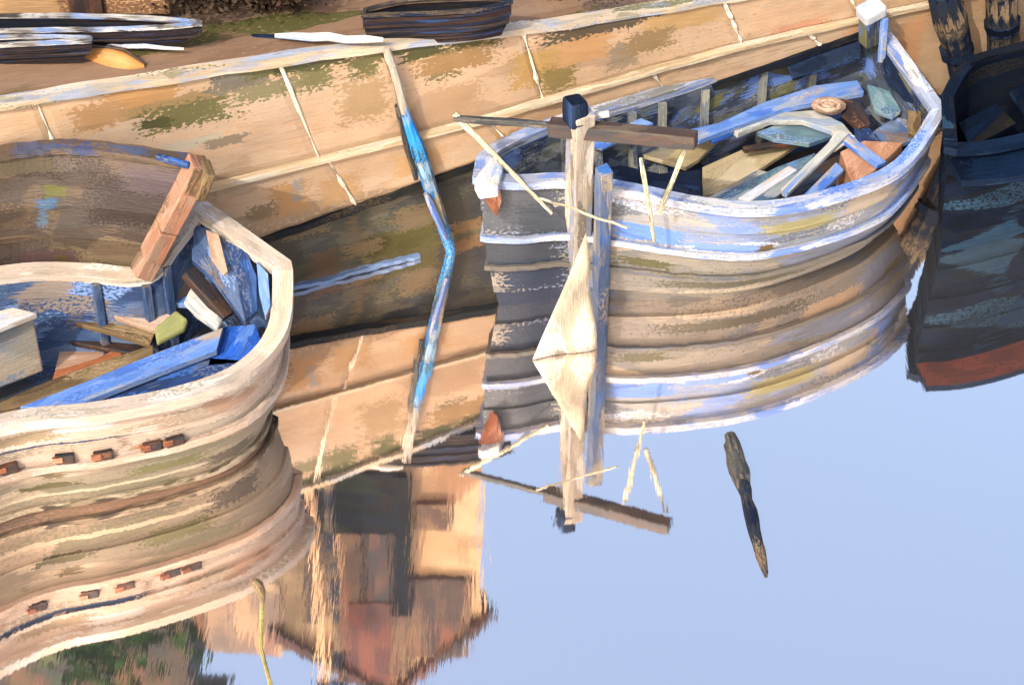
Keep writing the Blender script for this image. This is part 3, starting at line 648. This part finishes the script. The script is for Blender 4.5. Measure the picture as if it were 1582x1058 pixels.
board('side_bench', [(1088, 205, .88), (1140, 186, .88), (1176, 184, .88), (1130, 206, .88), (1100, 218, .88)], .04, M['bright_blue'], R)
board('stern_sheet', [(1298, 152, .95), (1330, 158, .98), (1345, 190, .95), (1326, 198, .92), (1302, 176, .92)], .05, M['dkbrown'], R)
board('stern_sheet', [(1318, 178, .9), (1352, 205, .9), (1366, 232, .9), (1346, 238, .9), (1322, 208, .9)], .05, M['deep_blue'], R)
board('quarter_knee', [(1402, 170, 1.16), (1424, 172, 1.2), (1422, 215, 1.16), (1404, 205, 1.12)], .05, M['olive_board'], R)
board('quarter_panel', [(1362, 82, 1.28), (1384, 96, 1.3), (1420, 160, 1.22), (1396, 150, 1.15), (1370, 118, 1.2)], .04, M['navy'], R)
board('far_panel', [(1215, 100, 1.16), (1330, 62, 1.24), (1330, 90, 1.12), (1225, 122, 1.06)], .03, M['navy'], R)
board('far_panel', [(905, 222, 1.15), (990, 182, 1.14), (1010, 190, 1.08), (930, 230, 1.08)], .03, M['blue'], R)
# oars, crate, rope
def oar(p, q, b, label):
    t = thing('oar', label, 'oar', tuple((p+q)/2), 'oars laid in the blue boat')
    V, Fc = bar(line(p, q, 5), .035, 8); mk('shaft', V, Fc, M['blue'], t)
    d = (q-p).normalized(); s = d.cross(Vector((0, 0, 1))).normalized()
    V, Fc = prism([q-d*.1-s*.05, q+d*b-s*.10, q+d*b+s*.10, q-d*.1+s*.05], .03); mk('blade', V, Fc, M['white'], t, bevel=.008)
oar(at(1212, 300, 1.0), at(1290, 222, 1.05), .22, 'longer blue oar rising from the near gunwale to the salmon box')
cr = thing('tool_box', 'salmon and blue wedge topped box in the stern of the blue boat', 'box', tuple(at(1345, 260, .6)))
V, Fc = prism([at(1298, 234, 1.0), at(1334, 217, 1.0), at(1396, 220, 1.0), at(1352, 262, 1.0), at(1318, 284, 1.0)], .4); mk('box_body', V, Fc, M['salmon'], cr, bevel=.012)
V, Fc = beam(at(1300, 210, 1.06), at(1362, 256, 1.03), .12, .05); mk('lid_batten', V, Fc, M['blue'], cr, bevel=.01)
V, Fc = beam(at(1212, 298, 1.0), at(1306, 206, 1.08), .09, .05); mk('lid_flap', V, Fc, M['pale'], cr, bevel=.01)
rp = []
for lp in range(6):
    q_ = .15-.022*lp; c = at(1280, 163, .98+(lp % 3)*.03); pts = [c+Vector((math.cos(a)*q_, math.sin(a)*q_*.85, random.uniform(-.008, .008))) for a in [i*math.pi/8 for i in range(17)]]; rp.append(bar(pts, .024, 6))
V, Fc = join(rp); tag(mk('rope_coil', V, Fc, M['tan']), 'small pinkish rope coil on the blue thwart of the right boat', 'rope')

# ------------------------------------------------------------------ dark vessel at the right edge
db = Boat('dark_barge', 'dark navy boat hull with rust red strake behind the blue boat at right edge', 'boat',
    [(1468, 236, 1462, 158, 1.3, 1.3), (1540, 230, 1500, 104, 1.3, 1.3), (1640, 205, 1590, 76, 1.3, 1.3), (1780, 160, 1730, 30, 1.3, 1.3), (1940, 95, 1900, 0, 1.3, 1.3)])
db.hull([M['dk_hull']])
gp = [db.pt(0, i, .06, .0) for i in range(db.M)]
V, Fc = sweep(gp, False, .40, .07, 0, .18)
mk('guard_rail', V, Fc, [M['dk_hull'], M['rustred']], db.root, uvs=rail_uv(gp, V), mi=[1 if (q < 4*(len(gp)-1) and q % 4 == 2) else 0 for q in range(len(Fc))])
db.inner(M['dk_in'], M['dk_in']); db.gunwale(M['dk_hull'], .12, .08)
board('thwart', [(1480, 190, 1.0), (1540, 160, 1.0), (1570, 190, 1.0), (1500, 228, 1.0)], .05, M['dk_hull'], db.root)
board('thwart', [(1560, 140, 1.0), (1620, 110, 1.0), (1640, 150, 1.0), (1585, 180, 1.0)], .05, M['dk_hull'], db.root)
def pile(p, q, r, label, mat='dkpile'):
    t = thing('timber_pile', label, 'pile', tuple(Vector(q)), 'dark leaning piles by the quay wall')
    V, Fc = bar(line(p, q, 7, .015), [r*random.uniform(.92, 1.08) for _ in range(8)], 9, .06); mk('post', V, Fc, M[mat], t)
    for f in (.25, .6):
        c = Vector(p).lerp(Vector(q), f); d = (Vector(q)-Vector(p)).normalized()
        V, Fc = bar([c-d*.05, c+d*.05], r*1.1, 9); mk('iron_band', V, Fc, M['navy'], t)
M['dkpile'] = oil('dark_pile_wood', ['3a3c42', '2c3440', '4a4640', '23304a', '6a5c4c'], 3, 6, ['8c7860', '1a2438'], .3, spec=.06, k=.85)
pile(onw(1405, -120, .32), onw(1478, 160, .32), .16, 'thick dark leaning pile on the sandstone wall behind the blue boat')
pile(onw(1512, -140, .32), onw(1526, 110, .32), .17, 'upright dark pile on the wall nearest the right edge')

# ------------------------------------------------------------------ crossbar post
ps = thing('mooring_post', 'pale square mooring post with dark crossbar and navy cap standing in water', 'post', tuple(at(889, 513)))
V, Fc = beam(at(889, 513, -.6), stand(889, 513, 172), .19, .19, up=NH, n=8, jit=.05); mk('post', V, Fc, M['greybeam'], ps, bevel=.012)
V, Fc = beam(stand(881, 513, 192), stand(881, 513, 153), .17, .19, up=NH, n=2, jit=.08); mk('cap', V, Fc, M['navy'], ps, bevel=.03)
V, Fc = beam(at(926, 520, -.6), stand(924, 520, 262), .12, .12, up=NH, n=8, jit=.08); mk('side_post', V, Fc, oil('blue_worn_timber', ['5c7098', '6a7a98', '4b6694', '7d8698', '3f5c8c'], 1.5, 12, ['c9bda8', '2b6fc0', 'b0a490'], .3, k=.8), ps, bevel=.01)
Pl, Pr = at(708, 474), at(1054, 538)
M['dkbar'] = oil('dark_bar_wood', ['4a3428', '3a3230', '33302e', '54463a'], 1.8, 9, ['2a2a30', '6a5a48'], .25, k=.8)
ya = lambda P, py: Vector((P.x, P.y, zfor(P, py)))
V, Fc = beam(ya(Pl, 183), ya(at(885, 505), 196), .055, .055, n=4, jit=.2); mk('crossbar_end', V, Fc, M['dkstick'], ps, bevel=.01)
V, Fc = beam(ya(at(845, 499), 196), ya(Pr, 217), .14, .13, n=6, jit=.08); mk('crossbar', V, Fc, M['dkbar'], ps, bevel=.012)
V, Fc = beam(ya(at(850, 493), 188), ya(at(930, 501), 176), .05, .05, n=2); mk('lashing', V, Fc, M['white'], ps, bevel=.01)
# triangular sail cloth
A, B, C_ = stand(893, 517, 350), at(816, 546, .01), at(914, 528, .01)
V = []; Fc = []; U = []; n = 14
idx = {}
for i in range(n+1):
    for j in range(n+1-i):
        a, b = i/n, j/n; p = A*(1-a-b)+B*a+C_*b; fold = math.sin((b*9+a*3))*.03*(1-a)
        idx[(i, j)] = len(V); V.append(p+NH*(.10+fold)); U.append((p.z*1.1, (p-A).dot(Q)))
for i in range(n):
    for j in range(n-i):
        Fc.append([idx[(i, j)], idx[(i+1, j)], idx[(i, j+1)]])
        if j < n-i-1: Fc.append([idx[(i+1, j)], idx[(i+1, j+1)], idx[(i, j+1)]])
sail = mk('sail_cloth', V, Fc, oil('sail_canvas', ['e9e4da', 'ded4c4', 'd2c2a8', 'f0ede6', 'c8b79c'], 1.4, 4, ['e2a05c', 'b8ab94'], .2, k=.8), None, uvs=U, smooth=True)
so = sail.modifiers.new('thick', 'SOLIDIFY'); so.thickness = .015
tag(sail, 'cream triangular cloth hanging from the crossbar post down to the water', 'cloth')

# sticks and lines
def stick(name, pts, r, mat, label, cat, group=None):
    V, Fc = bar(pts, r, 6, .12); return tag(mk(name, V, Fc, M[mat]), label, cat, group)
e0 = ya(Pl, 176)
stick('boat_pole', line(e0, stand(850, 500, 330), 8, .006), [.028, .03, .026, .028, .024, .022, .02, .018, .014], 'stick', 'long pale pole slanting from the crossbar tip down past the prow', 'pole')
stick('mooring_line', line(stand(832, 545, 306), stand(960, 545, 352), 6, .012), .012, 'stick', 'thin pale line crossing in front of the crossbar post', 'rope')
stick('boat_pole', line(stand(976, 530, 245), stand(1003, 516, 372), 6, .006), [.014, .026, .024, .024, .02, .018, .016], 'stick', 'short pale stick leaning left against the blue boat side', 'pole')
stick('boat_pole', line(stand(1048, 520, 205), stand(1008, 520, 330), 6, .006), [.012, .02, .024, .022, .022, .024, .016], 'stick', 'short pale stick leaning right against the blue boat side', 'pole')
# blue fender pole on the wall
fp = thing('fender_pole', 'slender pole with bright cyan lower half leaning on the sandstone wall', 'pole', tuple(onw(690, 372, .15)))
V, Fc = bar(line(onw(588, 62, .15), onw(614, 158, .17), 5, .008), [.03, .035, .04, .04, .045, .05], 8, .08); mk('upper_pole', V, Fc, M['greybeam'], fp)
V, Fc = bar(line(onw(612, 150, .18), onw(690, 385, .18), 9, .002), [.035, .05, .066, .075, .07, .066, .062, .055, .05, .04], 9, .10); mk('painted_pole', V, Fc, M['cyan'], fp)
V, Fc = bar(line(onw(604, 150, .15), onw(632, 262, .17), 6, .015), [.03, .04, .035, .04, .035, .03, .02], 7, .15); mk('dark_strap', V, Fc, M['dkstick'], fp)
V, Fc = bar(line(onw(640, 275, .27), onw(672, 345, .27), 5, .01), [.02, .035, .04, .036, .03, .02], 7, .1); mk('pale_patch', V, Fc, M['rh_rail'], fp)

# stake and modelled pole reflection in the open water
stk = thing('water_stake', 'slim yellow green stake with round knob standing in front of the pale boat', 'stake', tuple(at(404, 1000)))
tz = zfor(at(404, 1000), 925); tp = at(405, 925, tz)
V, Fc = bar(line(at(403, 1000)-(tp-at(403, 1000))*.5, tp, 6, 0), .017, 8, .15); mk('shaft', V, Fc, M['yellowgreen'], stk)
V, Fc = bar([tp-Vector((0, 0, .03)), tp+Vector((0, 0, .06)), tp+Vector((-.02, 0, .15)), tp+Vector((-.045, 0, .2))], [.02, .035, .042, .018], 9); mk('knob', V, Fc, M['olive_board'], stk)
ft = thing('pole_reflection', 'thin dark strip on the open pale blue water standing in for a leaning pole reflection', 'spar', tuple(at(1150, 770)))  # solid strip modelled in place of a leaning pole's mirror image
V, Fc = bar(line(at(1128, 672, .05), at(1150, 745, .04), 5, .006), [.05, .065, .07, .07, .07, .055], 8, .12); mk('reflection_upper', V, Fc, M['dkstick'], ft)
V, Fc = bar(line(at(1148, 742, .03), at(1184, 886, .015), 9, .006), [.05, .045, .045, .05, .05, .045, .045, .04, .03, .015], 7, .12); mk('spar', V, Fc, M['dkpile'], ft)  # lower part of the modelled pole reflection

# ------------------------------------------------------------------ on top of the quay
def qz(px, dz): return ztop(px)+dz
M['oldrim'] = oil('chipped_white_rim', ['e6e4de', 'c9c6c0', 'f0efec', '8a8478', 'd8dce6', '6a5e54'], 5, 5, ['3a3430', '8fb0e8'], .3, k=.8)
M['oldhull'] = oil('tarry_brown_hull', ['3a2822', '2e2024', '4a3428', '243048', '2a2a34'], 1.6, 8, ['5a4a3e', '2f4a78', '181c28'], .35, k=.7, spec=.1)
def topboat(label, near, far, h, mat, x, rim='oldrim'):
    z = ztop(x)+h
    b = Boat('stored_boat', label, 'boat', [(a[0], a[1], c[0], c[1], z, z) for a, c in zip(near, far)], zb=z-h, floor=z-h+.08, per=5, group='boats stored on the quay', base=z-h)
    b.hull([mat], strakes=(0, .3, .6, 1.0)); b.inner(M['dk_in'], M['dkbrown'], .04); b.gunwale(M[rim], .04, .03, jit=.12)
    return b
topboat('dark stored boat with white rim farthest back at the top left corner', [(-260, 62), (-100, 55), (60, 52), (200, 50), (312, 42)], [(-260, 40), (-100, 32), (60, 29), (200, 32), (306, 39)], .16, M['oldhull'], 0)
topboat('navy stored boat with white rim in front, at the left edge', [(-260, 90), (-130, 82), (0, 75), (70, 72), (142, 68)], [(-260, 76), (-130, 68), (0, 63), (70, 62), (138, 64)], .17, M['oldhull'], 0)
topboat('dark stored boat on the quay edge at the top centre', [(560, 30), (620, 27), (680, 25), (740, 20), (790, 8)], [(565, 20), (620, 8), (680, 4), (740, 2), (785, 3)], .3, M['oldhull'], 650, 'dkpile')
z = ztop(170)
cn = thing('upturned_canoe', 'small orange upturned canoe on the quay behind the pale boat', 'canoe', tuple(at(170, 98, z)))
V = []; Fc = []; L = 14; kk = 9
for i in range(L+1):
    f = i/L; c = at(118, 88, z).lerp(at(222, 103, z), f); hw = .14*math.sin(math.pi*min(max(f, .03), .97))**.7; hh = .13*math.sin(math.pi*min(max(f, .03), .97))**.6
    for k in range(kk):
        a = math.pi*k/(kk-1); V.append(c+NH*math.cos(a)*hw+Vector((0, 0, math.sin(a)*hh)))
for i in range(L):
    for k in range(kk-1): Fc.append([i*kk+k, (i+1)*kk+k, (i+1)*kk+k+1, i*kk+k+1])
orange = oil('orange_paint', ['e0a055', 'd8944a', 'e8b068', 'd08a40'], 3, 10, ['c8a860', 'b06a30'], .25, k=.8)
mk('shell', V, Fc, orange, cn, smooth=True); 
V, Fc = bar([at(118, 88, z)+Vector((0, 0, .06)), at(145, 92, z)+Vector((0, 0, .135)), at(195, 98, z)+Vector((0, 0, .13)), at(222, 103, z)+Vector((0, 0, .03))], .012, 6); mk('keel', V, Fc, M['dkbrown'], cn)
z = ztop(200); sp = thing('white_spar', 'thin white spar lying between the navy stored boat and the orange canoe', 'spar', tuple(at(200, 70, z)))
V, Fc = bar(line(at(118, 66, z+.1), at(284, 76, z+.06), 6, .008), [.015, .022, .02, .024, .02, .018, .01], 7, .2); mk('shaft', V, Fc, M['white'], sp)
V, Fc = beam(at(112, 72, z+.03), at(180, 74, z+.03), .06, .06, n=2); mk('block', V, Fc, M['dkbrown'], sp, bevel=.01)
sp = thing('white_spar', 'long white spar resting on dark blocks on the quay top', 'spar', tuple(at(500, 58, ztop(500))))
z = ztop(500)
V, Fc = bar(line(at(425, 56, z+.1), at(592, 62, z+.1), 6, .01), [.02, .035, .04, .04, .035, .035, .02], 8, .1); mk('shaft', V, Fc, M['white'], sp)
V, Fc = beam(at(372, 60, z+.03), at(485, 60, z+.03), .07, .06, n=3); mk('block', V, Fc, M['navy'], sp, bevel=.01)
def leafball(c, rx, ry, rz, n, size):
    V = []; Fc = []
    cl = [Vector((random.gauss(0, .5), random.gauss(0, .5), random.gauss(0, .5))) for _ in range(14)]
    for _ in range(n):
        q = random.choice(cl)+Vector((random.gauss(0, .22), random.gauss(0, .22), random.gauss(0, .22)))
        p = Vector(c)+Vector((q.x*rx, q.y*ry, q.z*rz))
        a = Vector((random.uniform(-1, 1), random.uniform(-1, 1), random.uniform(-1, 1))).normalized(); b = a.orthogonal().normalized(); s = size*random.uniform(.5, 1.3)
        i = len(V); V += [p-a*s, p+b*s*.5, p+a*s, p-b*s*.5]; Fc.append([i, i+1, i+2, i+3])
    return V, Fc
M['leaf_brown'] = oil('brown_leaves', ['4e3c2e', '5c4a3a', '3c2e28', '6a5a48'], 4, 4, k=.6, spec=.05)
M['leaf'] = oil('green_leaves', ['3f6a2c', '2f4a24', '4a7a34', '5c8a3a'], 4, 4, k=.6, spec=.05)
def shrub(px, py, r, label, mat, n=2600):
    z = ztop(px); p = at(px, py, z); t = thing('dry_shrub', label, 'shrub', tuple(p), 'dry shrubs on the quay')
    V, Fc = leafball(p+Vector((0, 0, r*.5)), r*1.5, r*.7, r*.5, n, .03); mk('foliage', V, Fc, M[mat], t)
    V, Fc = join([bar(line(p, p+Vector((random.uniform(-.4, .4)*r, 0, r*.7)), 3, .02), .014, 5) for _ in range(5)]); mk('stem', V, Fc, M['dkbrown'], t)
shrub(325, 6, .5, 'brown bare shrub beside the orange wall at the top of the quay', 'leaf_brown')
shrub(430, 16, .44, 'brown bare shrub right of the first, near the white spar', 'leaf_brown')
shrub(880, -6, .4, 'dark brown shrub at the top edge right of the stored boat', 'leaf_brown', 2200)
# orange shed wall at the top left
sh = thing('garden_wall', 'low orange plastered wall with brown buttress at the top left corner', 'wall', tuple(at(100, 14, ztop(0))))
z = ztop(0)
V, Fc = beam(at(-260, 28, z)+Vector((0, .13, .5)), at(262, 20, z)+Vector((0, .13, .5)), .25, 1.05, n=8); mk('plaster', V, Fc, M['ochre'], sh, bevel=.02)
for px in (135,): 
    c = at(px, 24, z)+Vector((0, .03, .5)); V, Fc = beam(c-RT*.15, c+RT*.15, .1, .98, n=1); mk('buttress', V, Fc, M['dkbrown'], sh, bevel=.02)

# ------------------------------------------------------------------ behind the quay: seen mirrored in the water
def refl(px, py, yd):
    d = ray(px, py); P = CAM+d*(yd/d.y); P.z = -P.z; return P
M['tar'] = oil('tarred_boards', ['1d2633', '2b2824', '161e2c', '3a2c22'], .8, 5, ['35402c', '10151e'], .3, k=.6, spec=.06)
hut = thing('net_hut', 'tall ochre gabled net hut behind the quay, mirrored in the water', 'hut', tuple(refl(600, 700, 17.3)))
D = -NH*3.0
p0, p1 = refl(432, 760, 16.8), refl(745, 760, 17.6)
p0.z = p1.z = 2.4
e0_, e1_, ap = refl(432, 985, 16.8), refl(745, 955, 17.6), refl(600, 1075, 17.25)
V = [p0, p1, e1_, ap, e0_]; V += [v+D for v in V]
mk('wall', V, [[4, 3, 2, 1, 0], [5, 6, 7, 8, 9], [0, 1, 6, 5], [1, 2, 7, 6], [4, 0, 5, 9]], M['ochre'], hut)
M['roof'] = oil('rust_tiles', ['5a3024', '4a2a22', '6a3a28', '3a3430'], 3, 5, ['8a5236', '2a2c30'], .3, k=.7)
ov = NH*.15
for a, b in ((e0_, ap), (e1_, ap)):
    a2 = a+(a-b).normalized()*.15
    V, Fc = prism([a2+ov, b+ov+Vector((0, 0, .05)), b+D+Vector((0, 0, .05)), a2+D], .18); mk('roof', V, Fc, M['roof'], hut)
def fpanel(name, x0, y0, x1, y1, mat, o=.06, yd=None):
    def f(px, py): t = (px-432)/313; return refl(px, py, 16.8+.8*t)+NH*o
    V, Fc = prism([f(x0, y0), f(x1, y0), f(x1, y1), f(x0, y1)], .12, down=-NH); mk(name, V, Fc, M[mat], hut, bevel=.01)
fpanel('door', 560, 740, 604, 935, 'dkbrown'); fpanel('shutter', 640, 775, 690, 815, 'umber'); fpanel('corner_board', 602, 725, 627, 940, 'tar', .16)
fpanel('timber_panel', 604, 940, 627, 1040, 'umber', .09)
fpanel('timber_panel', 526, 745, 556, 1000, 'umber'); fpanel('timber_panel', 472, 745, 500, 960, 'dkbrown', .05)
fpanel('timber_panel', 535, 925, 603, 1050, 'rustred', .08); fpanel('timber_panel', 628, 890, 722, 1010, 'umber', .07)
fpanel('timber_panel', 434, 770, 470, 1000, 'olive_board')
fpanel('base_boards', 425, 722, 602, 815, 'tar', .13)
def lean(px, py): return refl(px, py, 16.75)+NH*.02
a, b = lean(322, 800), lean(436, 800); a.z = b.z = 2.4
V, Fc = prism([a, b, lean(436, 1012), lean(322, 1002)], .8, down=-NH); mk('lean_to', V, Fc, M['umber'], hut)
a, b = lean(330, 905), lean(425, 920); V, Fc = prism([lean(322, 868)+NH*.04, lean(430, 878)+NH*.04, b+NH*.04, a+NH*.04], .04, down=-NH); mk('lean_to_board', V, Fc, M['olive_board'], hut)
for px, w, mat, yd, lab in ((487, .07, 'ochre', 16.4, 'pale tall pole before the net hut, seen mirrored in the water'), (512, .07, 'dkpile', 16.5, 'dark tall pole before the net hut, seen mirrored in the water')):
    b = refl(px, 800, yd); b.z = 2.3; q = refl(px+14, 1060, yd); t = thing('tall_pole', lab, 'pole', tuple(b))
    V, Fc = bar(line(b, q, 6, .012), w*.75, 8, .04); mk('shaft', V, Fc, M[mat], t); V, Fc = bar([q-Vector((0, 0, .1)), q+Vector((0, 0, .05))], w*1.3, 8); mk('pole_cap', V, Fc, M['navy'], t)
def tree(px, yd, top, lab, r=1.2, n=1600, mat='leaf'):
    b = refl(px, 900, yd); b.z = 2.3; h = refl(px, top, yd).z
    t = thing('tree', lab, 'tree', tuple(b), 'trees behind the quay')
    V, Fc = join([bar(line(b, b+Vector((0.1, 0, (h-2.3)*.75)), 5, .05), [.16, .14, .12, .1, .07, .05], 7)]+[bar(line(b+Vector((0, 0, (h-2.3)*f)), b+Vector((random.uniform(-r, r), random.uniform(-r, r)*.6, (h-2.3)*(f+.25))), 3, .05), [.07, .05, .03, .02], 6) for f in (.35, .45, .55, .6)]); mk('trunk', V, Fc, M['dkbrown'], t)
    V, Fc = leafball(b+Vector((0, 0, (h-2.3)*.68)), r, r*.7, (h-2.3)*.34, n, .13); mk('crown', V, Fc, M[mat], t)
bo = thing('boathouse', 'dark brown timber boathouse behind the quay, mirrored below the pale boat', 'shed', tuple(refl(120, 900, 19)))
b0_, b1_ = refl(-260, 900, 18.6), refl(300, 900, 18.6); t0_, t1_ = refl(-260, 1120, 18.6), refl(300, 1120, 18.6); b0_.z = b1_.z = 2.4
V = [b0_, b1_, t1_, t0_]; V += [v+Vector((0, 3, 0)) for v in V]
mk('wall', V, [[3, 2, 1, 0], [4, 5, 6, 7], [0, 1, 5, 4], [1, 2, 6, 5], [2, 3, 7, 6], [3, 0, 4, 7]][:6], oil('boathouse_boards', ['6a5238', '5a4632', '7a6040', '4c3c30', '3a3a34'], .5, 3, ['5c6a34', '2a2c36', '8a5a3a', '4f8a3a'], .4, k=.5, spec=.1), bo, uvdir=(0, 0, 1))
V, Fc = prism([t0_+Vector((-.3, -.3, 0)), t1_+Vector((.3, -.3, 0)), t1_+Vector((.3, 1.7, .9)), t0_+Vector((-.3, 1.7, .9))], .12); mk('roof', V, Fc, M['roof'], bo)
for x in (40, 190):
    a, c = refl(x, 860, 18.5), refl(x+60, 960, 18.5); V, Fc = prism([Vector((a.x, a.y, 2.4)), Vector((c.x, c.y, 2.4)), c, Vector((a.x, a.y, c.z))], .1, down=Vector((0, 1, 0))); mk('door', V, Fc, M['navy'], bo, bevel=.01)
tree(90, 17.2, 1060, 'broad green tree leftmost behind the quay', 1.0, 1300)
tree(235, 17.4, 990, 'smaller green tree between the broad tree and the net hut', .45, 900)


# ------------------------------------------------------------------ light
SUN = Vector((-.42, -.72, .72)).normalized()
el = math.asin(SUN.z)
w = bpy.data.worlds.new('World'); SC.world = w; w.use_nodes = True
N, L = w.node_tree.nodes, w.node_tree.links
bg = N['Background']; sky = N.new('ShaderNodeTexSky'); sky.sky_type = 'NISHITA'; sky.sun_disc = False
sky.sun_elevation = el; sky.sun_rotation = math.atan2(SUN.x, SUN.y); sky.air_density = 1.0; sky.dust_density = 6.0; sky.ozone_density = .6
L.new(sky.outputs[0], bg.inputs[0]); bg.inputs[1].default_value = .15
ld = bpy.data.lights.new('sun', 'SUN'); ld.energy = 2.0; ld.angle = math.radians(.5); ld.color = (1.0, .94, .86)
lo_ = bpy.data.objects.new('sun', ld); COL.objects.link(lo_); lo_.rotation_euler = SUN.to_track_quat('Z', 'Y').to_euler()
SC.view_settings.view_transform = 'Standard'; SC.view_settings.look = 'None'; SC.view_settings.exposure = 1.76; SC.view_settings.gamma = 1
SC.cycles.max_bounces = 6; SC.cycles.use_adaptive_sampling = True
